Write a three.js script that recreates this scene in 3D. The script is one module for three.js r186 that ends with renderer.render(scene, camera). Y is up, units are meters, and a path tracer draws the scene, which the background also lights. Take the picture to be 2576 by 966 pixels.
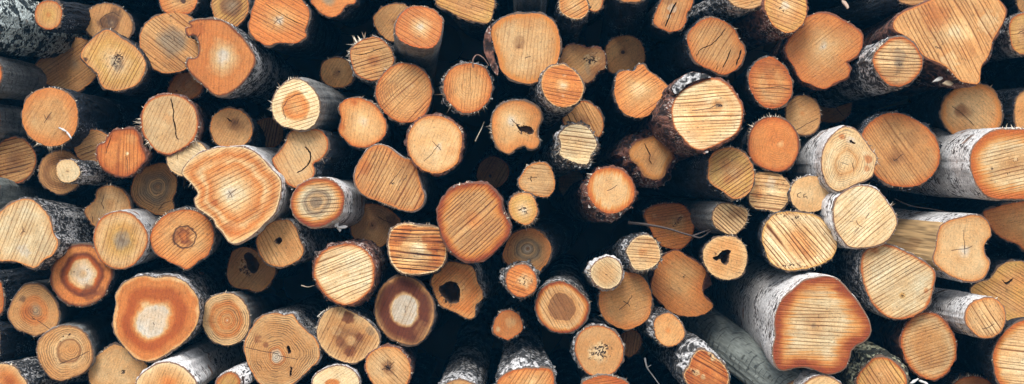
import * as THREE from 'three';
import { mergeGeometries } from 'three/addons/utils/BufferGeometryUtils.js';

// ---------- camera, sky, sun, exposure ----------
const DIST = 5, EYE = 0.86, S = 3.2 / 2576;          // the pile front is 3.2 m wide in the picture, seen from 5 m
const scene = new THREE.Scene();
const camera = new THREE.PerspectiveCamera(2 * Math.atan(0.6 / DIST) * 180 / Math.PI, 1024 / 384, 0.05, 200);
camera.position.set(0, EYE, DIST);
camera.lookAt(0, EYE, 0);
const renderer = new THREE.WebGLRenderer({ antialias: true });
renderer.toneMapping = THREE.LinearToneMapping;
renderer.toneMappingExposure = 2.05;
renderer.shadowMap.enabled = true;
{
  const w = 256, h = 128, d = new Float32Array(w * h * 4);
  for (let j = 0; j < h; j++) for (let i = 0; i < w; i++) {   // overcast: bright zenith, dimmer horizon, bluish grey
    const el = ((j + 0.5) / h - 0.5) * Math.PI, s = Math.sin(Math.max(el, 0));
    const a = i / w * Math.PI * 2, c = 1 + 0.05 * Math.sin(a * 3 + 5 * el) + 0.04 * Math.sin(a * 7 - 9 * el + 1);
    const k = (0.2 + 1.2 * s) * c, o = 4 * (j * w + i);
    d[o] = 0.96 * k; d[o + 1] = 1.0 * k; d[o + 2] = 1.05 * k; d[o + 3] = 1;
  }
  const t = new THREE.DataTexture(d, w, h, THREE.RGBAFormat, THREE.FloatType);
  t.mapping = THREE.EquirectangularReflectionMapping; t.magFilter = THREE.LinearFilter; t.needsUpdate = true;
  scene.background = t; scene.environment = t;
}
const sun = new THREE.DirectionalLight(new THREE.Color(1, 0.97, 0.92), 1.2);
sun.position.set(-1.6, 6.4, 5.6); sun.target.position.set(0, EYE, 0);
sun.castShadow = true; sun.shadow.radius = 40; sun.shadow.mapSize.set(2048, 2048);
Object.assign(sun.shadow.camera, { left: -3, right: 3, top: 3, bottom: -3, near: 0.5, far: 20 });
scene.add(sun, sun.target);
scene.fog = new THREE.FogExp2(new THREE.Color(0.06, 0.5, 1), 0.003);   // thin blue haze added to lift the blacks in the deep gaps

// ---------- helpers ----------
let seed = 12345;
const rnd = () => { seed = (seed * 1664525 + 1013904223) >>> 0; return seed / 4294967296; };
const R = (a, b) => a + (b - a) * rnd();
const clamp = (x, a = 0, b = 1) => Math.max(a, Math.min(b, x));
const smooth = (a, b, x) => { const t = clamp((x - a) / (b - a)); return t * t * (3 - 2 * t); };
const mix = (a, b, t) => a + (b - a) * t;
const TAB = new Float32Array(65536); for (let i = 0; i < 65536; i++) TAB[i] = rnd();
const PERM = new Uint16Array(65536); for (let i = 0; i < 65536; i++) PERM[i] = (rnd() * 65536) | 0;
const hash = (i, j) => TAB[(PERM[i & 65535] + j * 7919) & 65535];
function noise(x, y, px = 0, py = 0) {                 // value noise, periodic when px, py are set
  let i = Math.floor(x), j = Math.floor(y); let u = x - i, v = y - j; u = u * u * (3 - 2 * u); v = v * v * (3 - 2 * v);
  let i1 = i + 1, j1 = j + 1;
  if (px) { i = ((i % px) + px) % px; i1 = ((i1 % px) + px) % px; j = ((j % py) + py) % py; j1 = ((j1 % py) + py) % py; }
  const a = hash(i, j), b = hash(i1, j), c = hash(i, j1), d = hash(i1, j1);
  return a + (b - a) * u + (c - a) * v + (a - b - c + d) * u * v;
}
const fbm = (x, y, px = 0, py = 0) => (noise(x, y, px, py) * 4 + noise(x * 2, y * 2, px * 2, py * 2) * 2 + noise(x * 4, y * 4, px * 4, py * 4)) / 7;
const names = {};
const numbered = n => { const k = names[n] = (names[n] ?? -1) + 1; return k ? `${n}_${String(k).padStart(3, '0')}` : n; };
function addMesh(name, geo, mat, parent) {
  const m = new THREE.Mesh(geo, mat); m.name = name; m.castShadow = m.receiveShadow = true; parent.add(m); return m;
}
function geom(pos, idx, uv, col) {
  const g = new THREE.BufferGeometry();
  g.setAttribute('position', new THREE.Float32BufferAttribute(pos, 3));
  if (uv) g.setAttribute('uv', new THREE.Float32BufferAttribute(uv, 2));
  if (col) g.setAttribute('color', new THREE.Float32BufferAttribute(col, 3));
  g.setIndex(idx); g.computeVertexNormals(); return g;
}
function texture(data, w, h, srgb, wrap) {
  const t = new THREE.DataTexture(data, w, h, THREE.RGBAFormat, THREE.UnsignedByteType);
  t.magFilter = THREE.LinearFilter; t.minFilter = THREE.LinearMipmapLinearFilter; t.generateMipmaps = true;
  if (srgb) t.colorSpace = THREE.SRGBColorSpace;
  if (wrap) t.wrapS = t.wrapT = THREE.RepeatWrapping;
  t.needsUpdate = true; return t;
}

// ---------- ground ----------
{
  const w = 256, d = new Uint8Array(w * w * 4);
  for (let j = 0; j < w; j++) for (let i = 0; i < w; i++) {
    const n = fbm(i / 16, j / 16, 16, 16), f = noise(i / 2, j / 2, 128, 128), o = 4 * (j * w + i), k = 0.6 + 0.5 * n + 0.3 * (f - 0.5);
    d[o] = 92 * k; d[o + 1] = 84 * k; d[o + 2] = 70 * k; d[o + 3] = 255;
  }
  const t = texture(d, w, w, true, true); t.repeat.set(60, 60);
  const g = addMesh('ground', new THREE.PlaneGeometry(120, 120).rotateX(-Math.PI / 2), new THREE.MeshStandardMaterial({ map: t, roughness: 1 }), scene);
  g.userData = { kind: 'structure', label: 'bare trodden earth the log stack stands on', category: 'ground' };
}

// ---------- bark materials ----------
const BT = 640, BM = {};                               // one bark tile is 0.5 m square: u round the trunk, v along it
function barkTexture(fn) {
  const c = new Uint8Array(BT * BT * 4), h = new Uint8Array(BT * BT * 4);
  for (let j = 0; j < BT; j++) for (let i = 0; i < BT; i++) {
    const [r, g, b, z] = fn(i / BT, j / BT), o = 4 * (j * BT + i);
    c[o] = clamp(r, 0, 255); c[o + 1] = clamp(g, 0, 255); c[o + 2] = clamp(b, 0, 255); c[o + 3] = 255;
    h[o] = h[o + 1] = h[o + 2] = clamp(z) * 255; h[o + 3] = 255;
  }
  return [texture(c, BT, BT, true, true), texture(h, BT, BT, false, true)];
}
const ridge = (u, v, a, b) => 1 - Math.abs(2 * fbm(u * a, v * b, a, b) - 1) * 1.6;
function barkKind(key, fn, bump, tint) {
  const [map, bumpMap] = barkTexture(fn);
  BM[key] = new THREE.MeshStandardMaterial({ map, bumpMap, bumpScale: bump, roughness: 0.95, color: tint ?? 0xffffff });
}
barkKind('k', (u, v) => {                              // dark furrowed bark, a few pale flecks
  const r = ridge(u, v, 26, 9), f = noise(u * 160, v * 110, 160, 110), m = fbm(u * 7, v * 5, 7, 5), fl = smooth(0.62, 0.8, f) * smooth(0.45, 0.65, m);
  const k = 0.35 + 0.65 * smooth(0.3, 0.95, r) * (0.7 + 0.5 * f);
  return [mix(44 * k, 150, fl), mix(50 * k, 152, fl), mix(60 * k, 156, fl), 0.7 * r + 0.3 * f];
}, 0.008);
barkKind('l', (u, v) => {                              // scaly grey bark, crusted with pale lichen
  const r = ridge(u, v, 34, 16), f = noise(u * 150, v * 130, 150, 130), f2 = noise(u * 80 + 3, v * 80, 80, 80), m = fbm(u * 6, v * 6, 6, 6);
  const pit = smooth(0.35, 0.7, f2 * 0.5 + r * 0.4 + (m - 0.5) * 0.5), k = mix(0.26, 1, pit) * (0.75 + 0.5 * f);
  return [200 * k, 197 * k, 196 * k, 0.5 * r + 0.3 * f2 + 0.3 * f];
}, 0.006);
barkKind('g', (u, v) => {                              // smooth grey bark
  const f = noise(u * 130, v * 40, 130, 40), m = fbm(u * 8, v * 4, 8, 4), l = smooth(0.74, 0.8, noise(u * 18, v * 90, 18, 90));
  const k = 0.62 + 0.4 * m + 0.22 * (f - 0.5) - 0.25 * l;
  return [158 * k, 156 * k, 152 * k, 0.5 + 0.4 * (f - 0.5) - 0.4 * l];
}, 0.0025);
barkKind('w', (u, v) => {                              // white birch bark with dark lenticels running round the trunk
  const f = noise(u * 140, v * 140, 140, 140), m = fbm(u * 6, v * 8, 6, 8), w = fbm(u * 20, v * 20, 20, 20);
  const l = smooth(0.70, 0.78, noise(u * 22 + w, v * 110, 22, 110)) * smooth(0.4, 0.6, m + 0.25 * (f - 0.5));
  const scar = smooth(0.72, 0.8, fbm(u * 5 + 9, v * 9, 5, 9)), sp = smooth(0.56, 0.72, 0.6 * noise(u * 70, v * 130, 70, 130) + 0.4 * f) * (0.35 + 0.9 * smooth(0.4, 0.62, m)), k = 0.93 + 0.25 * (m - 0.5) + 0.25 * (f - 0.5) - 0.62 * sp;
  let c = [244 * k, 240 * k, 238 * k]; const d = [62, 48, 44], e = [128, 84, 58];
  c = c.map((x, i) => mix(mix(x, e[i], scar * 0.7), d[i], l));
  return [...c, 0.6 + 0.3 * (f - 0.5) - 0.4 * l - 0.3 * sp];
}, 0.004);
barkKind('r', (u, v) => {                              // reddish flaking bark
  const r = ridge(u, v, 22, 12), f = noise(u * 140, v * 90, 140, 90), m = fbm(u * 9, v * 7, 9, 7), fl = smooth(0.6, 0.78, f) * smooth(0.42, 0.62, m);
  const k = 0.35 + 0.65 * smooth(0.2, 0.95, r) * (0.7 + 0.5 * f);
  return [mix(132 * k, 190, fl), mix(88 * k, 176, fl), mix(72 * k, 168, fl), 0.7 * r + 0.3 * f];
}, 0.007);
const variant = (k, r, g, b) => { const m = BM[k].clone(); m.color.setRGB(r, g, b); return m; };
barkKind('L', (u, v) => {                              // bark under a thick pale crust of lichen
  const f = noise(u * 120, v * 120, 120, 120), m = fbm(u * 16, v * 16, 16, 16), e = noise(u * 48, v * 48, 48, 48), c = smooth(0.44, 0.56, 0.5 * m + 0.3 * e + 0.25 * f), k = 0.75 + 0.5 * f;
  return [mix(50 * k, 196 * k, c), mix(58 * k, 204 * k, c), mix(60 * k, 200 * k, c), 0.6 * c + 0.4 * f];
}, 0.008);
 barkKind('s', (u, v) => {                              // peeled wood, long fibres along the trunk
  const f = noise(u * 150, v * 9, 150, 9), m = fbm(u * 9, v * 5, 9, 5), k = 0.72 + 0.35 * m + 0.25 * (f - 0.5), st = smooth(0.6, 0.75, noise(u * 30, v * 6, 30, 6)) * 0.35;
  return [mix(226 * k, 150, st), mix(184 * k, 104, st), mix(128 * k, 60, st), f];
}, 0.0015);
BM.G = variant('g', 0.95, 1.06, 1.02); BM.m = variant('l', 0.72, 0.74, 0.5);
const ROUGH = { k: 0.005, l: 0.004, g: 0.0012, w: 0.0015, r: 0.005, L: 0.009, G: 0.0015, m: 0.006 };
const plain = (r, g, b, o = {}) => new THREE.MeshStandardMaterial({ color: new THREE.Color().setRGB(r, g, b), roughness: 0.9, ...o });
const RIM = { k: plain(0.12, 0.075, 0.05), l: plain(0.15, 0.095, 0.065), g: plain(0.16, 0.09, 0.055), w: plain(0.22, 0.12, 0.075), r: plain(0.17, 0.06, 0.032) };
RIM.L = RIM.G = RIM.m = RIM.l;
const HOLLOW = plain(0.22, 0.13, 0.08), CRACK = plain(0.2, 0.11, 0.06), FIBRE = plain(1, 1, 1, { vertexColors: true }), STRIPPED = BM.s;

// ---------- sawn faces: one atlas cell per log ----------
const CELL = 320, PER = 6, SIDE = CELL * PER, atlas = [];
const PAL = {                                          // wood colours
  P: [240, 208, 158], C: [232, 184, 126], T: [217, 157, 95], Y: [218, 163, 86], O: [216, 131, 64], D: [188, 92, 34], E: [138, 54, 18], R: [116, 54, 24],
  B: [160, 107, 62], K: [70, 44, 30], W: [230, 210, 184], G: [164, 136, 104] };
function cellFor(i) {
  const a = Math.floor(i / (PER * PER)), k = i % (PER * PER);
  if (!atlas[a]) {
    const c = new Uint8Array(SIDE * SIDE * 4), h = new Uint8Array(SIDE * SIDE * 4), map = texture(c, SIDE, SIDE, true), bumpMap = texture(h, SIDE, SIDE, false);
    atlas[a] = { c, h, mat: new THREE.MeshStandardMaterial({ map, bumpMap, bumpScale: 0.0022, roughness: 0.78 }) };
  }
  return { ...atlas[a], x0: (k % PER) * CELL, y0: Math.floor(k / PER) * CELL };
}
const pts = s => s.trim().split(/\s+/).map(p => p.split(',').map(Number));
function segDist(x, y, a, b) {
  const dx = b[0] - a[0], dy = b[1] - a[1], t = clamp(((x - a[0]) * dx + (y - a[1]) * dy) / (dx * dx + dy * dy || 1));
  return Math.hypot(x - a[0] - t * dx, y - a[1] - t * dy);
}
function spline(poly, n) {                             // closed, evenly spaced
  const c = new THREE.CatmullRomCurve3(poly.map(p => new THREE.Vector3(p[0], p[1], 0)), true, 'centripetal');
  c.arcLengthDivisions = 400;
  return c.getSpacedPoints(n).slice(0, n).map(p => [p.x, p.y]);
}
function inside(x, y, q) {
  let r = false;
  for (let i = 0, j = q.length - 1; i < q.length; j = i++) if ((q[i][1] > y) !== (q[j][1] > y) && x < (q[j][0] - q[i][0]) * (y - q[i][1]) / (q[j][1] - q[i][1]) + q[i][0]) r = !r;
  return r;
}
function paintFace(cell, out, o, bb, id) {
  const G = 64, grid = new Float32Array((G + 1) * (G + 1));
  for (let j = 0; j <= G; j++) for (let i = 0; i <= G; i++) {
    const x = bb.x + bb.s * i / G, y = bb.y + bb.s * j / G; let d = 1e9;
    for (let k = 0; k < out.length; k++) { const a = out[k], b = out[(k + 1) % out.length]; d = Math.min(d, segDist(x, y, a, b)); }
    grid[j * (G + 1) + i] = inside(x, y, out) ? d : -d;
  }
  const ramp = o.c.split(' ').map(s => [Number(s.slice(1)), PAL[s[0]]]);
  const [sa, samp, sp] = (o.s ?? '30,.1,9').split(',').map(Number), ca = Math.cos(sa * Math.PI / 180), sn = -Math.sin(sa * Math.PI / 180);
  const [rw, rc] = [Number((o.rim ?? '3,B').split(',')[0]), PAL[(o.rim ?? '3,B').split(',')[1]]];
  const cks = (o.ck ?? []).map(s => { const p = pts(s); return { p, x0: Math.min(...p.map(a => a[0])) - 3, x1: Math.max(...p.map(a => a[0])) + 3, y0: Math.min(...p.map(a => a[1])) - 3, y1: Math.max(...p.map(a => a[1])) + 3 }; });
  const sd = id * 37.7, rgA = o.rg ?? 0.07, bright = R(0.93, 1.07), col = [0, 0, 0];
  for (let j = 0; j < CELL; j++) for (let i = 0; i < CELL; i++) {
    const fu = i / (CELL - 1), fv = j / (CELL - 1), x = bb.x + bb.s * fu, y = bb.y + bb.s * fv;
    const gx = Math.min(fu * G, G - 0.001), gy = Math.min(fv * G, G - 0.001), gi = gx | 0, gj = gy | 0, tu = gx - gi, tv = gy - gj, q0 = gj * (G + 1) + gi;
    const d = mix(mix(grid[q0], grid[q0 + 1], tu), mix(grid[q0 + G + 1], grid[q0 + G + 2], tu), tv);
    const o4 = 4 * ((cell.y0 + CELL - 1 - j) * SIDE + cell.x0 + i);
    if (d < -12) { cell.c[o4] = rc[0]; cell.c[o4 + 1] = rc[1]; cell.c[o4 + 2] = rc[2]; cell.c[o4 + 3] = 255; cell.h[o4] = cell.h[o4 + 1] = cell.h[o4 + 2] = 128; cell.h[o4 + 3] = 255; continue; }
    const dx = x - o.h[0], dy = y - o.h[1], rh = Math.hypot(dx, dy), n1 = fbm(x / 26 + sd, y / 26), n2 = noise(x / 7 + sd, y / 7), n3 = noise(x / 1.7 + sd, y / 1.7);
    let q = clamp(rh / (rh + Math.max(d, 0) + 0.01) + (n1 - 0.5) * 0.14 + (n2 - 0.5) * 0.03);
    let a = ramp[0], b = ramp[ramp.length - 1];
    for (let k = 0; k + 1 < ramp.length; k++) if (q >= ramp[k][0] && q <= ramp[k + 1][0]) { a = ramp[k]; b = ramp[k + 1]; break; }
    const t = b[0] > a[0] ? clamp((q - a[0]) / (b[0] - a[0])) : 0;
    for (let k = 0; k < 3; k++) col[k] = mix(a[1][k], b[1][k], t);
    for (const [sx, sy, sr, sc, al] of o.st ?? []) {
      const e = Math.hypot(x - sx, y - sy) / sr + (n1 - 0.5) * 1.1 + (n2 - 0.5) * 0.5, m = al * smooth(1.05, 0.45, e);
      if (m > 0) for (let k = 0; k < 3; k++) col[k] = mix(col[k], PAL[sc][k], m);
    }
    if (o.ring) { const e = Math.abs(Math.hypot(x - o.ring[0], y - o.ring[1]) - o.ring[2] + (n2 - 0.5) * 5), m = 0.75 * smooth(3.2, 0.8, e); for (let k = 0; k < 3; k++) col[k] = mix(col[k], PAL.K[k], m); }
    // growth rings
    const rr = (q * 0.6 + 0.4 * rh / bb.s * 2) * bb.s / 2, gr = Math.sin(rr * 1.15 + 5 * noise(rr / 7, sd) + 1.6 * n1), g1 = 1 - rgA * (0.15 + 0.7 * smooth(0.3, 0.7, fbm(x / 30 + 5, y / 30 + sd))) * smooth(0.1, 1, gr) - 0.03 * (n3 - 0.5);
    // saw lines: groove shade and torn-fibre stain, both painted into the colour
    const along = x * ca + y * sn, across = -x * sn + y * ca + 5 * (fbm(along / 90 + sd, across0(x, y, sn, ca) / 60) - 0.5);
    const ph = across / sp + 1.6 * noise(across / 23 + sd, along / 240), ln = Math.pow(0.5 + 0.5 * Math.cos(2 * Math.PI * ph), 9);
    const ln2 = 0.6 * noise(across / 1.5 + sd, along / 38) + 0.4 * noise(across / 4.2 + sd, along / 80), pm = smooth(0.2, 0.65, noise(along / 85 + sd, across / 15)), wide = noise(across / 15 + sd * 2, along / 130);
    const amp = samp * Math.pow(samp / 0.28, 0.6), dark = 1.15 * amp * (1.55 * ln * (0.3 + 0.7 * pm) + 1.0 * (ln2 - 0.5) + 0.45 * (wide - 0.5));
    const n4 = noise(x / 3.4 + sd * 3, y / 3.4), fleck = smooth(0.8, 0.93, noise(across / 1.8 + sd * 5, along / 7)) * (0.1 + 0.5 * samp);
    const grain = 1 + 0.15 * (n3 - 0.5) + 0.08 * (n4 - 0.5) + 0.13 * (n1 - 0.5) - fleck;
    const k0 = bright * g1 * grain, mo = (fbm(x / 44 + sd, y / 44 + 7) - 0.5) * 0.34 + (n2 - 0.5) * 0.08;
    col[0] *= 1 - 0.1 * mo; col[1] *= 1 - 0.5 * mo; col[2] *= 1 - mo;
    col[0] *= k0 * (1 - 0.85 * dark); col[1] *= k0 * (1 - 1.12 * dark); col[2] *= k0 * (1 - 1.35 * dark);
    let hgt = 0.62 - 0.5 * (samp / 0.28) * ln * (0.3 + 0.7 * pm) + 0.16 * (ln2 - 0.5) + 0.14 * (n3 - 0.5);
    // rough torn or rotten patches: dark pits and pale crumbs
    for (const [px, py, pa, pb, pr] of o.rot ?? []) {
      const c2 = Math.cos(pr * Math.PI / 180), s2 = Math.sin(pr * Math.PI / 180), ex = ((x - px) * c2 - (y - py) * s2) / pa, ey = ((x - px) * s2 + (y - py) * c2) / pb;
      const e = Math.hypot(ex, ey) + 0.7 * (n2 - 0.5), m = smooth(1.1, 0.6, e);
      if (m > 0) {
        const f = 0.5 * noise(x / 5.2 + sd + 2 * n2, y / 5.2 + 2 * n1) + 0.5 * noise(x / 1.9 + sd, y / 1.9), pit = smooth(0.55, 0.7, f), crumb = smooth(0.46, 0.32, f);
        for (let k = 0; k < 3; k++) col[k] = mix(mix(col[k], PAL.K[k] * 0.55, m * pit * 0.9), PAL.P[k], m * crumb * 0.6);
        hgt = mix(hgt, f > 0.6 ? 0 : 0.9, m * 0.8);
      }
    }
    for (const c of cks) if (x > c.x0 && x < c.x1 && y > c.y0 && y < c.y1) {
      let e = 9; for (let k = 0; k + 1 < c.p.length; k++) e = Math.min(e, segDist(x + 3 * (n2 - 0.5), y + 3 * (n1 - 0.5), c.p[k], c.p[k + 1]));
      const m = smooth(1.25, 0.3, e) * 0.72; for (let k = 0; k < 3; k++) col[k] = mix(col[k], PAL.K[k] * 0.7, m); hgt = mix(hgt, 0.1, m);
    }
    if (rw > 6) { const w2 = smooth(rw * 2.1, rw * 0.5, d + (ln2 - 0.5) * rw * 2.2 + (n1 - 0.5) * rw) * 0.75; for (let k = 0; k < 3; k++) col[k] = mix(col[k], PAL.O[k] * (k === 2 ? 0.8 : 1.02), w2); }
    const re = smooth(rw * 1.25, 0, d + (n1 - 0.5) * rw * 0.9 + (ln2 - 0.5) * rw * 0.8) * 0.9;
    for (let k = 0; k < 3; k++) cell.c[o4 + k] = clamp(mix(col[k], rc[k] * (0.85 + 0.3 * n3), re) * 0.95, 0, 255);
    cell.c[o4 + 3] = 255; cell.h[o4] = cell.h[o4 + 1] = cell.h[o4 + 2] = clamp(hgt) * 255; cell.h[o4 + 3] = 255;
  }
}
const across0 = (x, y, sn, ca) => -x * sn + y * ca;

// ---------- one log ----------
const NA = 96, STEPS = [0, .003, .008, .014, .022, .032, .044, .058, .074, .092, .112, .135, .16, .19, .225, .265, .31, .37, .45, .55, .7, .85, 1].map((v, i) => i < 17 ? v * 0.6 : v);
let count = 0;
function L(outline, z, o, label) {
  const id = count++, poly = pts(outline), out = spline(poly, NA), K = (DIST - z) / DIST;
  let A = 0, cx = 0, cy = 0;
  for (let i = 0; i < NA; i++) { const a = out[i], b = out[(i + 1) % NA], w = a[0] * b[1] - b[0] * a[1]; A += w / 2; cx += (a[0] + b[0]) * w / 6; cy += (a[1] + b[1]) * w / 6; }
  cx /= A; cy /= A; if (A > 0) out.reverse();          // photo y runs down: after the flip the outline is counter-clockwise in the world
  o.h ??= [cx, cy];
  const xs = out.map(p => p[0]), ys = out.map(p => p[1]), x0 = Math.min(...xs), x1 = Math.max(...xs), y0 = Math.min(...ys), y1 = Math.max(...ys);
  const s = Math.max(x1 - x0, y1 - y0) + 10, bb = { s, x: (x0 + x1 - s) / 2, y: (y0 + y1 - s) / 2 };
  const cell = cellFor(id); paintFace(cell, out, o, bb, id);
  const kind = o.bark ?? 'k', birch = kind === 'w';
  const log = new THREE.Group(); log.name = numbered(birch ? 'birch_log' : 'log');
  log.position.set((cx - 1288) * S * K, EYE - (cy - 483) * S * K, z); scene.add(log);
  log.userData = { label, category: 'log', group: 'sawn logs in the stack' };
  const [fx, fy] = o.ft ?? [R(-0.05, 0.05), R(-0.02, 0.06)];
  const loc = p => [(p[0] - cx) * S * K, -(p[1] - cy) * S * K], fz = (x, y) => -(fx * x + fy * y);
  const uvOf = p => [(cell.x0 + (p[0] - bb.x) / s * CELL) / SIDE, (cell.y0 + CELL - (p[1] - bb.y) / s * CELL) / SIDE];
  // the sawn face, with real openings where it is cracked or hollow
  const rag = out.map((p, i) => { const l = loc(p), r = Math.hypot(...l), j = 1 + (0.0016 * (noise(i * 0.9 + id * 13, 4) - 0.5) + 0.001 * (rnd() - 0.5)) / r * (birch ? 0.7 : 1.4); return [l[0] * j, l[1] * j]; });
  const shape = new THREE.Shape(rag.map(p => new THREE.Vector2(p[0], p[1])));
  const openings = [];
  for (const c of o.cr ?? []) {
    const [ps, w] = c.split(';'), p = pts(ps), m = [];
    for (let i = 0; i + 1 < p.length; i++) for (let k = 0; k < 4; k++) m.push([mix(p[i][0], p[i + 1][0], k / 4) + R(-.7, .7), mix(p[i][1], p[i + 1][1], k / 4) + R(-.7, .7)]);
    m.push(p[p.length - 1]);
    for (let i = m.length - 1; i >= 0; i--) if (!inside(m[i][0], m[i][1], out) || Math.min(...out.map((q, k) => segDist(m[i][0], m[i][1], q, out[(k + 1) % NA]))) < 3.2 + w / 2) m.splice(i, 1);   // a crack stops just short of the bark
    const up = [], dn = [];
    m.forEach((a, i) => {
      const e = m[Math.min(i + 1, m.length - 1)], f = m[Math.max(i - 1, 0)], tx = e[0] - f[0], ty = e[1] - f[1], l = Math.hypot(tx, ty) || 1;
      const hw = 0.5 * w * (i === 0 || i === m.length - 1 ? 0.15 : R(0.7, 1.3)); up.push([a[0] - ty / l * hw, a[1] + tx / l * hw]); dn.unshift([a[0] + ty / l * hw, a[1] - tx / l * hw]);
    });
    openings.push({ p: [...up, ...dn], d: 0.035, m: CRACK, n: 'crack' });
  }
  for (const c of o.hole ?? []) {
    const [ps, d] = c.split(';');
    openings.push({ p: spline(pts(ps), 34).map(a => [a[0] + R(-1.2, 1.2), a[1] + R(-1.2, 1.2)]), d: Number(d), m: HOLLOW, n: 'hollow' });
  }
  for (const h of openings) shape.holes.push(new THREE.Path(h.p.map(p => new THREE.Vector2(...loc(p)))));
  const fg = new THREE.ShapeGeometry(shape), fp = fg.attributes.position, fuv = fg.attributes.uv;
  for (let i = 0; i < fp.count; i++) {
    const x = fp.getX(i), y = fp.getY(i), uv = uvOf([x / (S * K) + cx, -y / (S * K) + cy]);
    fp.setZ(i, fz(x, y)); fuv.setXY(i, ...uv);
  }
  fg.computeVertexNormals();
  addMesh('sawn_face', fg, cell.mat, log);
  for (const h of openings) {
    const pos = [], idx = [], n = h.p.length; let mx = 0, my = 0;
    for (const a of h.p) { const [x, y] = loc(a); mx += x / n; my += y / n; }
    for (const a of h.p) { const [x, y] = loc(a), t = h.n === 'hollow' ? R(0.6, 0.95) : 0.6; pos.push(x, y, fz(x, y), mix(mx, x, t), mix(my, y, t), fz(x, y) - h.d * R(0.8, 1.2)); }
    pos.push(mx, my, fz(mx, my) - h.d);
    for (let i = 0; i < n; i++) { const a = 2 * i, b = 2 * ((i + 1) % n); idx.push(a, b, a + 1, b, b + 1, a + 1, a + 1, b + 1, 2 * n); }
    addMesh(h.n, geom(pos, idx), h.m, log);
  }
  // the trunk behind it
  const req = Math.sqrt(Math.abs(A)) * S * K / Math.sqrt(Math.PI), len = o.len ?? z + 2.28 - R(0, .06);
  const [tx, ty] = o.tilt ?? [R(-.03, .03) + 0.09 * log.position.x, R(-.03, .03) + 0.09 * (log.position.y - EYE)], bw = (o.bw ?? 4) * S, rough = ROUGH[kind];
  const cent = rag.map((p, i) => { const a = rag[(i + NA - 2) % NA], b = rag[(i + 2) % NA], x = b[1] - a[1], y = a[0] - b[0], l = Math.hypot(x, y) || 1; return [x / l, y / l]; });
  const ang = rag.map(p => Math.atan2(-p[1], p[0]) * 180 / Math.PI), wrap = a => Math.abs(((a + 540) % 360) - 180);
  const extra = i => { let e = 0; for (const [a, w, m] of o.bx ?? []) { const q = wrap(ang[i] - a) / w; if (q < 1) e += m * S * (1 - q * q) ** 2 * R(0.85, 1.1); } return e; };
  const width = rag.map((p, i) => bw * (0.35 + 0.9 * noise(i * 0.4 + id * 7, 2) + 0.45 * noise(i * 1.3, id * 5)) + extra(i)), thin = width.map(w => Math.min(w, 4.2 * S * R(0.7, 1.15)));
  const lip = rag.map((p, i) => (birch ? 0.002 : 0.004) * noise(i * 0.8 + id * 3, 9) + 0.001);
  const bend = R(-.02, .02), pos = [], uv = [], per = Math.max(1, Math.round(2 * Math.PI * req / 0.5 * 2) / 2), vo = rnd();
  const perI = Math.max(1, Math.round(per));
  for (let j = 0; j < STEPS.length; j++) {
    const t = STEPS[j] * len, m = 0.75 * smooth(0, 0.5, t), tp = 1 - 0.05 * t;
    for (let i = 0; i <= NA; i++) {
      const k = i % NA, p = rag[k], n = cent[k], r = Math.hypot(...p), full = width[k] * mix(1, 0.5, m), w = thin[k] + Math.max(0, full - thin[k]) * smooth(-0.002, 1.5 * width[k] + 0.006, t);
      const qx = mix(p[0], p[0] / r * req, m) * tp, qy = mix(p[1], p[1] / r * req, m) * tp;
      const nz = (fbm(k / NA * 30 + id * 5, t * 26 + id, 0, 0) - 0.5) * 2 * rough + (noise(k / NA * 6 + id, t * 4) - 0.5) * 0.012 * smooth(0, 0.2, t) - 0.0012 * (j === 0 ? rnd() : 0);
      const g = k === 0 || k === NA - 1 ? 0.4 : 1, ww = w + nz * g;
      pos.push(qx + n[0] * ww + tx * t, qy + n[1] * ww + ty * t + bend * t * t, fz(p[0], p[1]) * (1 - smooth(0, 0.3, t)) - lip[k] - t);
      uv.push(i / NA * perI, vo + t * 2);
    }
  }
  const row = NA + 1, bi = [], si = [], inStrip = k => o.strip && ang[k % NA] !== undefined && ((a) => a >= o.strip[0] && a <= o.strip[1])((ang[k % NA] + 360) % 360);
  for (let j = 0; j + 1 < STEPS.length; j++) for (let i = 0; i < NA; i++) { const a = j * row + i, b = a + row; (inStrip(i) ? si : bi).push(a, b, a + 1, a + 1, b, b + 1); }
  const last = (STEPS.length - 1) * row; pos.push(tx * len, ty * len, -len); uv.push(0.5, 0.5);
  for (let i = 0; i < NA; i++) bi.push(last + i, pos.length / 3 - 1, last + i + 1);
  const bark = addMesh('bark', geom(pos, bi, uv), BM[kind], log);
  if (si.length) addMesh('stripped_flank', geom(pos, si, uv), STRIPPED, log);
  // the broken edge of the bark round the face
  const rp = [], ri = [];
  for (let i = 0; i <= NA; i++) { const k = i % NA, p = rag[k]; rp.push(p[0] * 0.999, p[1] * 0.999, fz(p[0], p[1]) - 0.0006, pos[i * 3], pos[i * 3 + 1], pos[i * 3 + 2]); }
  for (let i = 0; i < NA; i++) { const a = 2 * i; ri.push(a, a + 1, a + 2, a + 1, a + 3, a + 2); }
  addMesh('bark_edge', geom(rp, ri), RIM[kind], bark);
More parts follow.
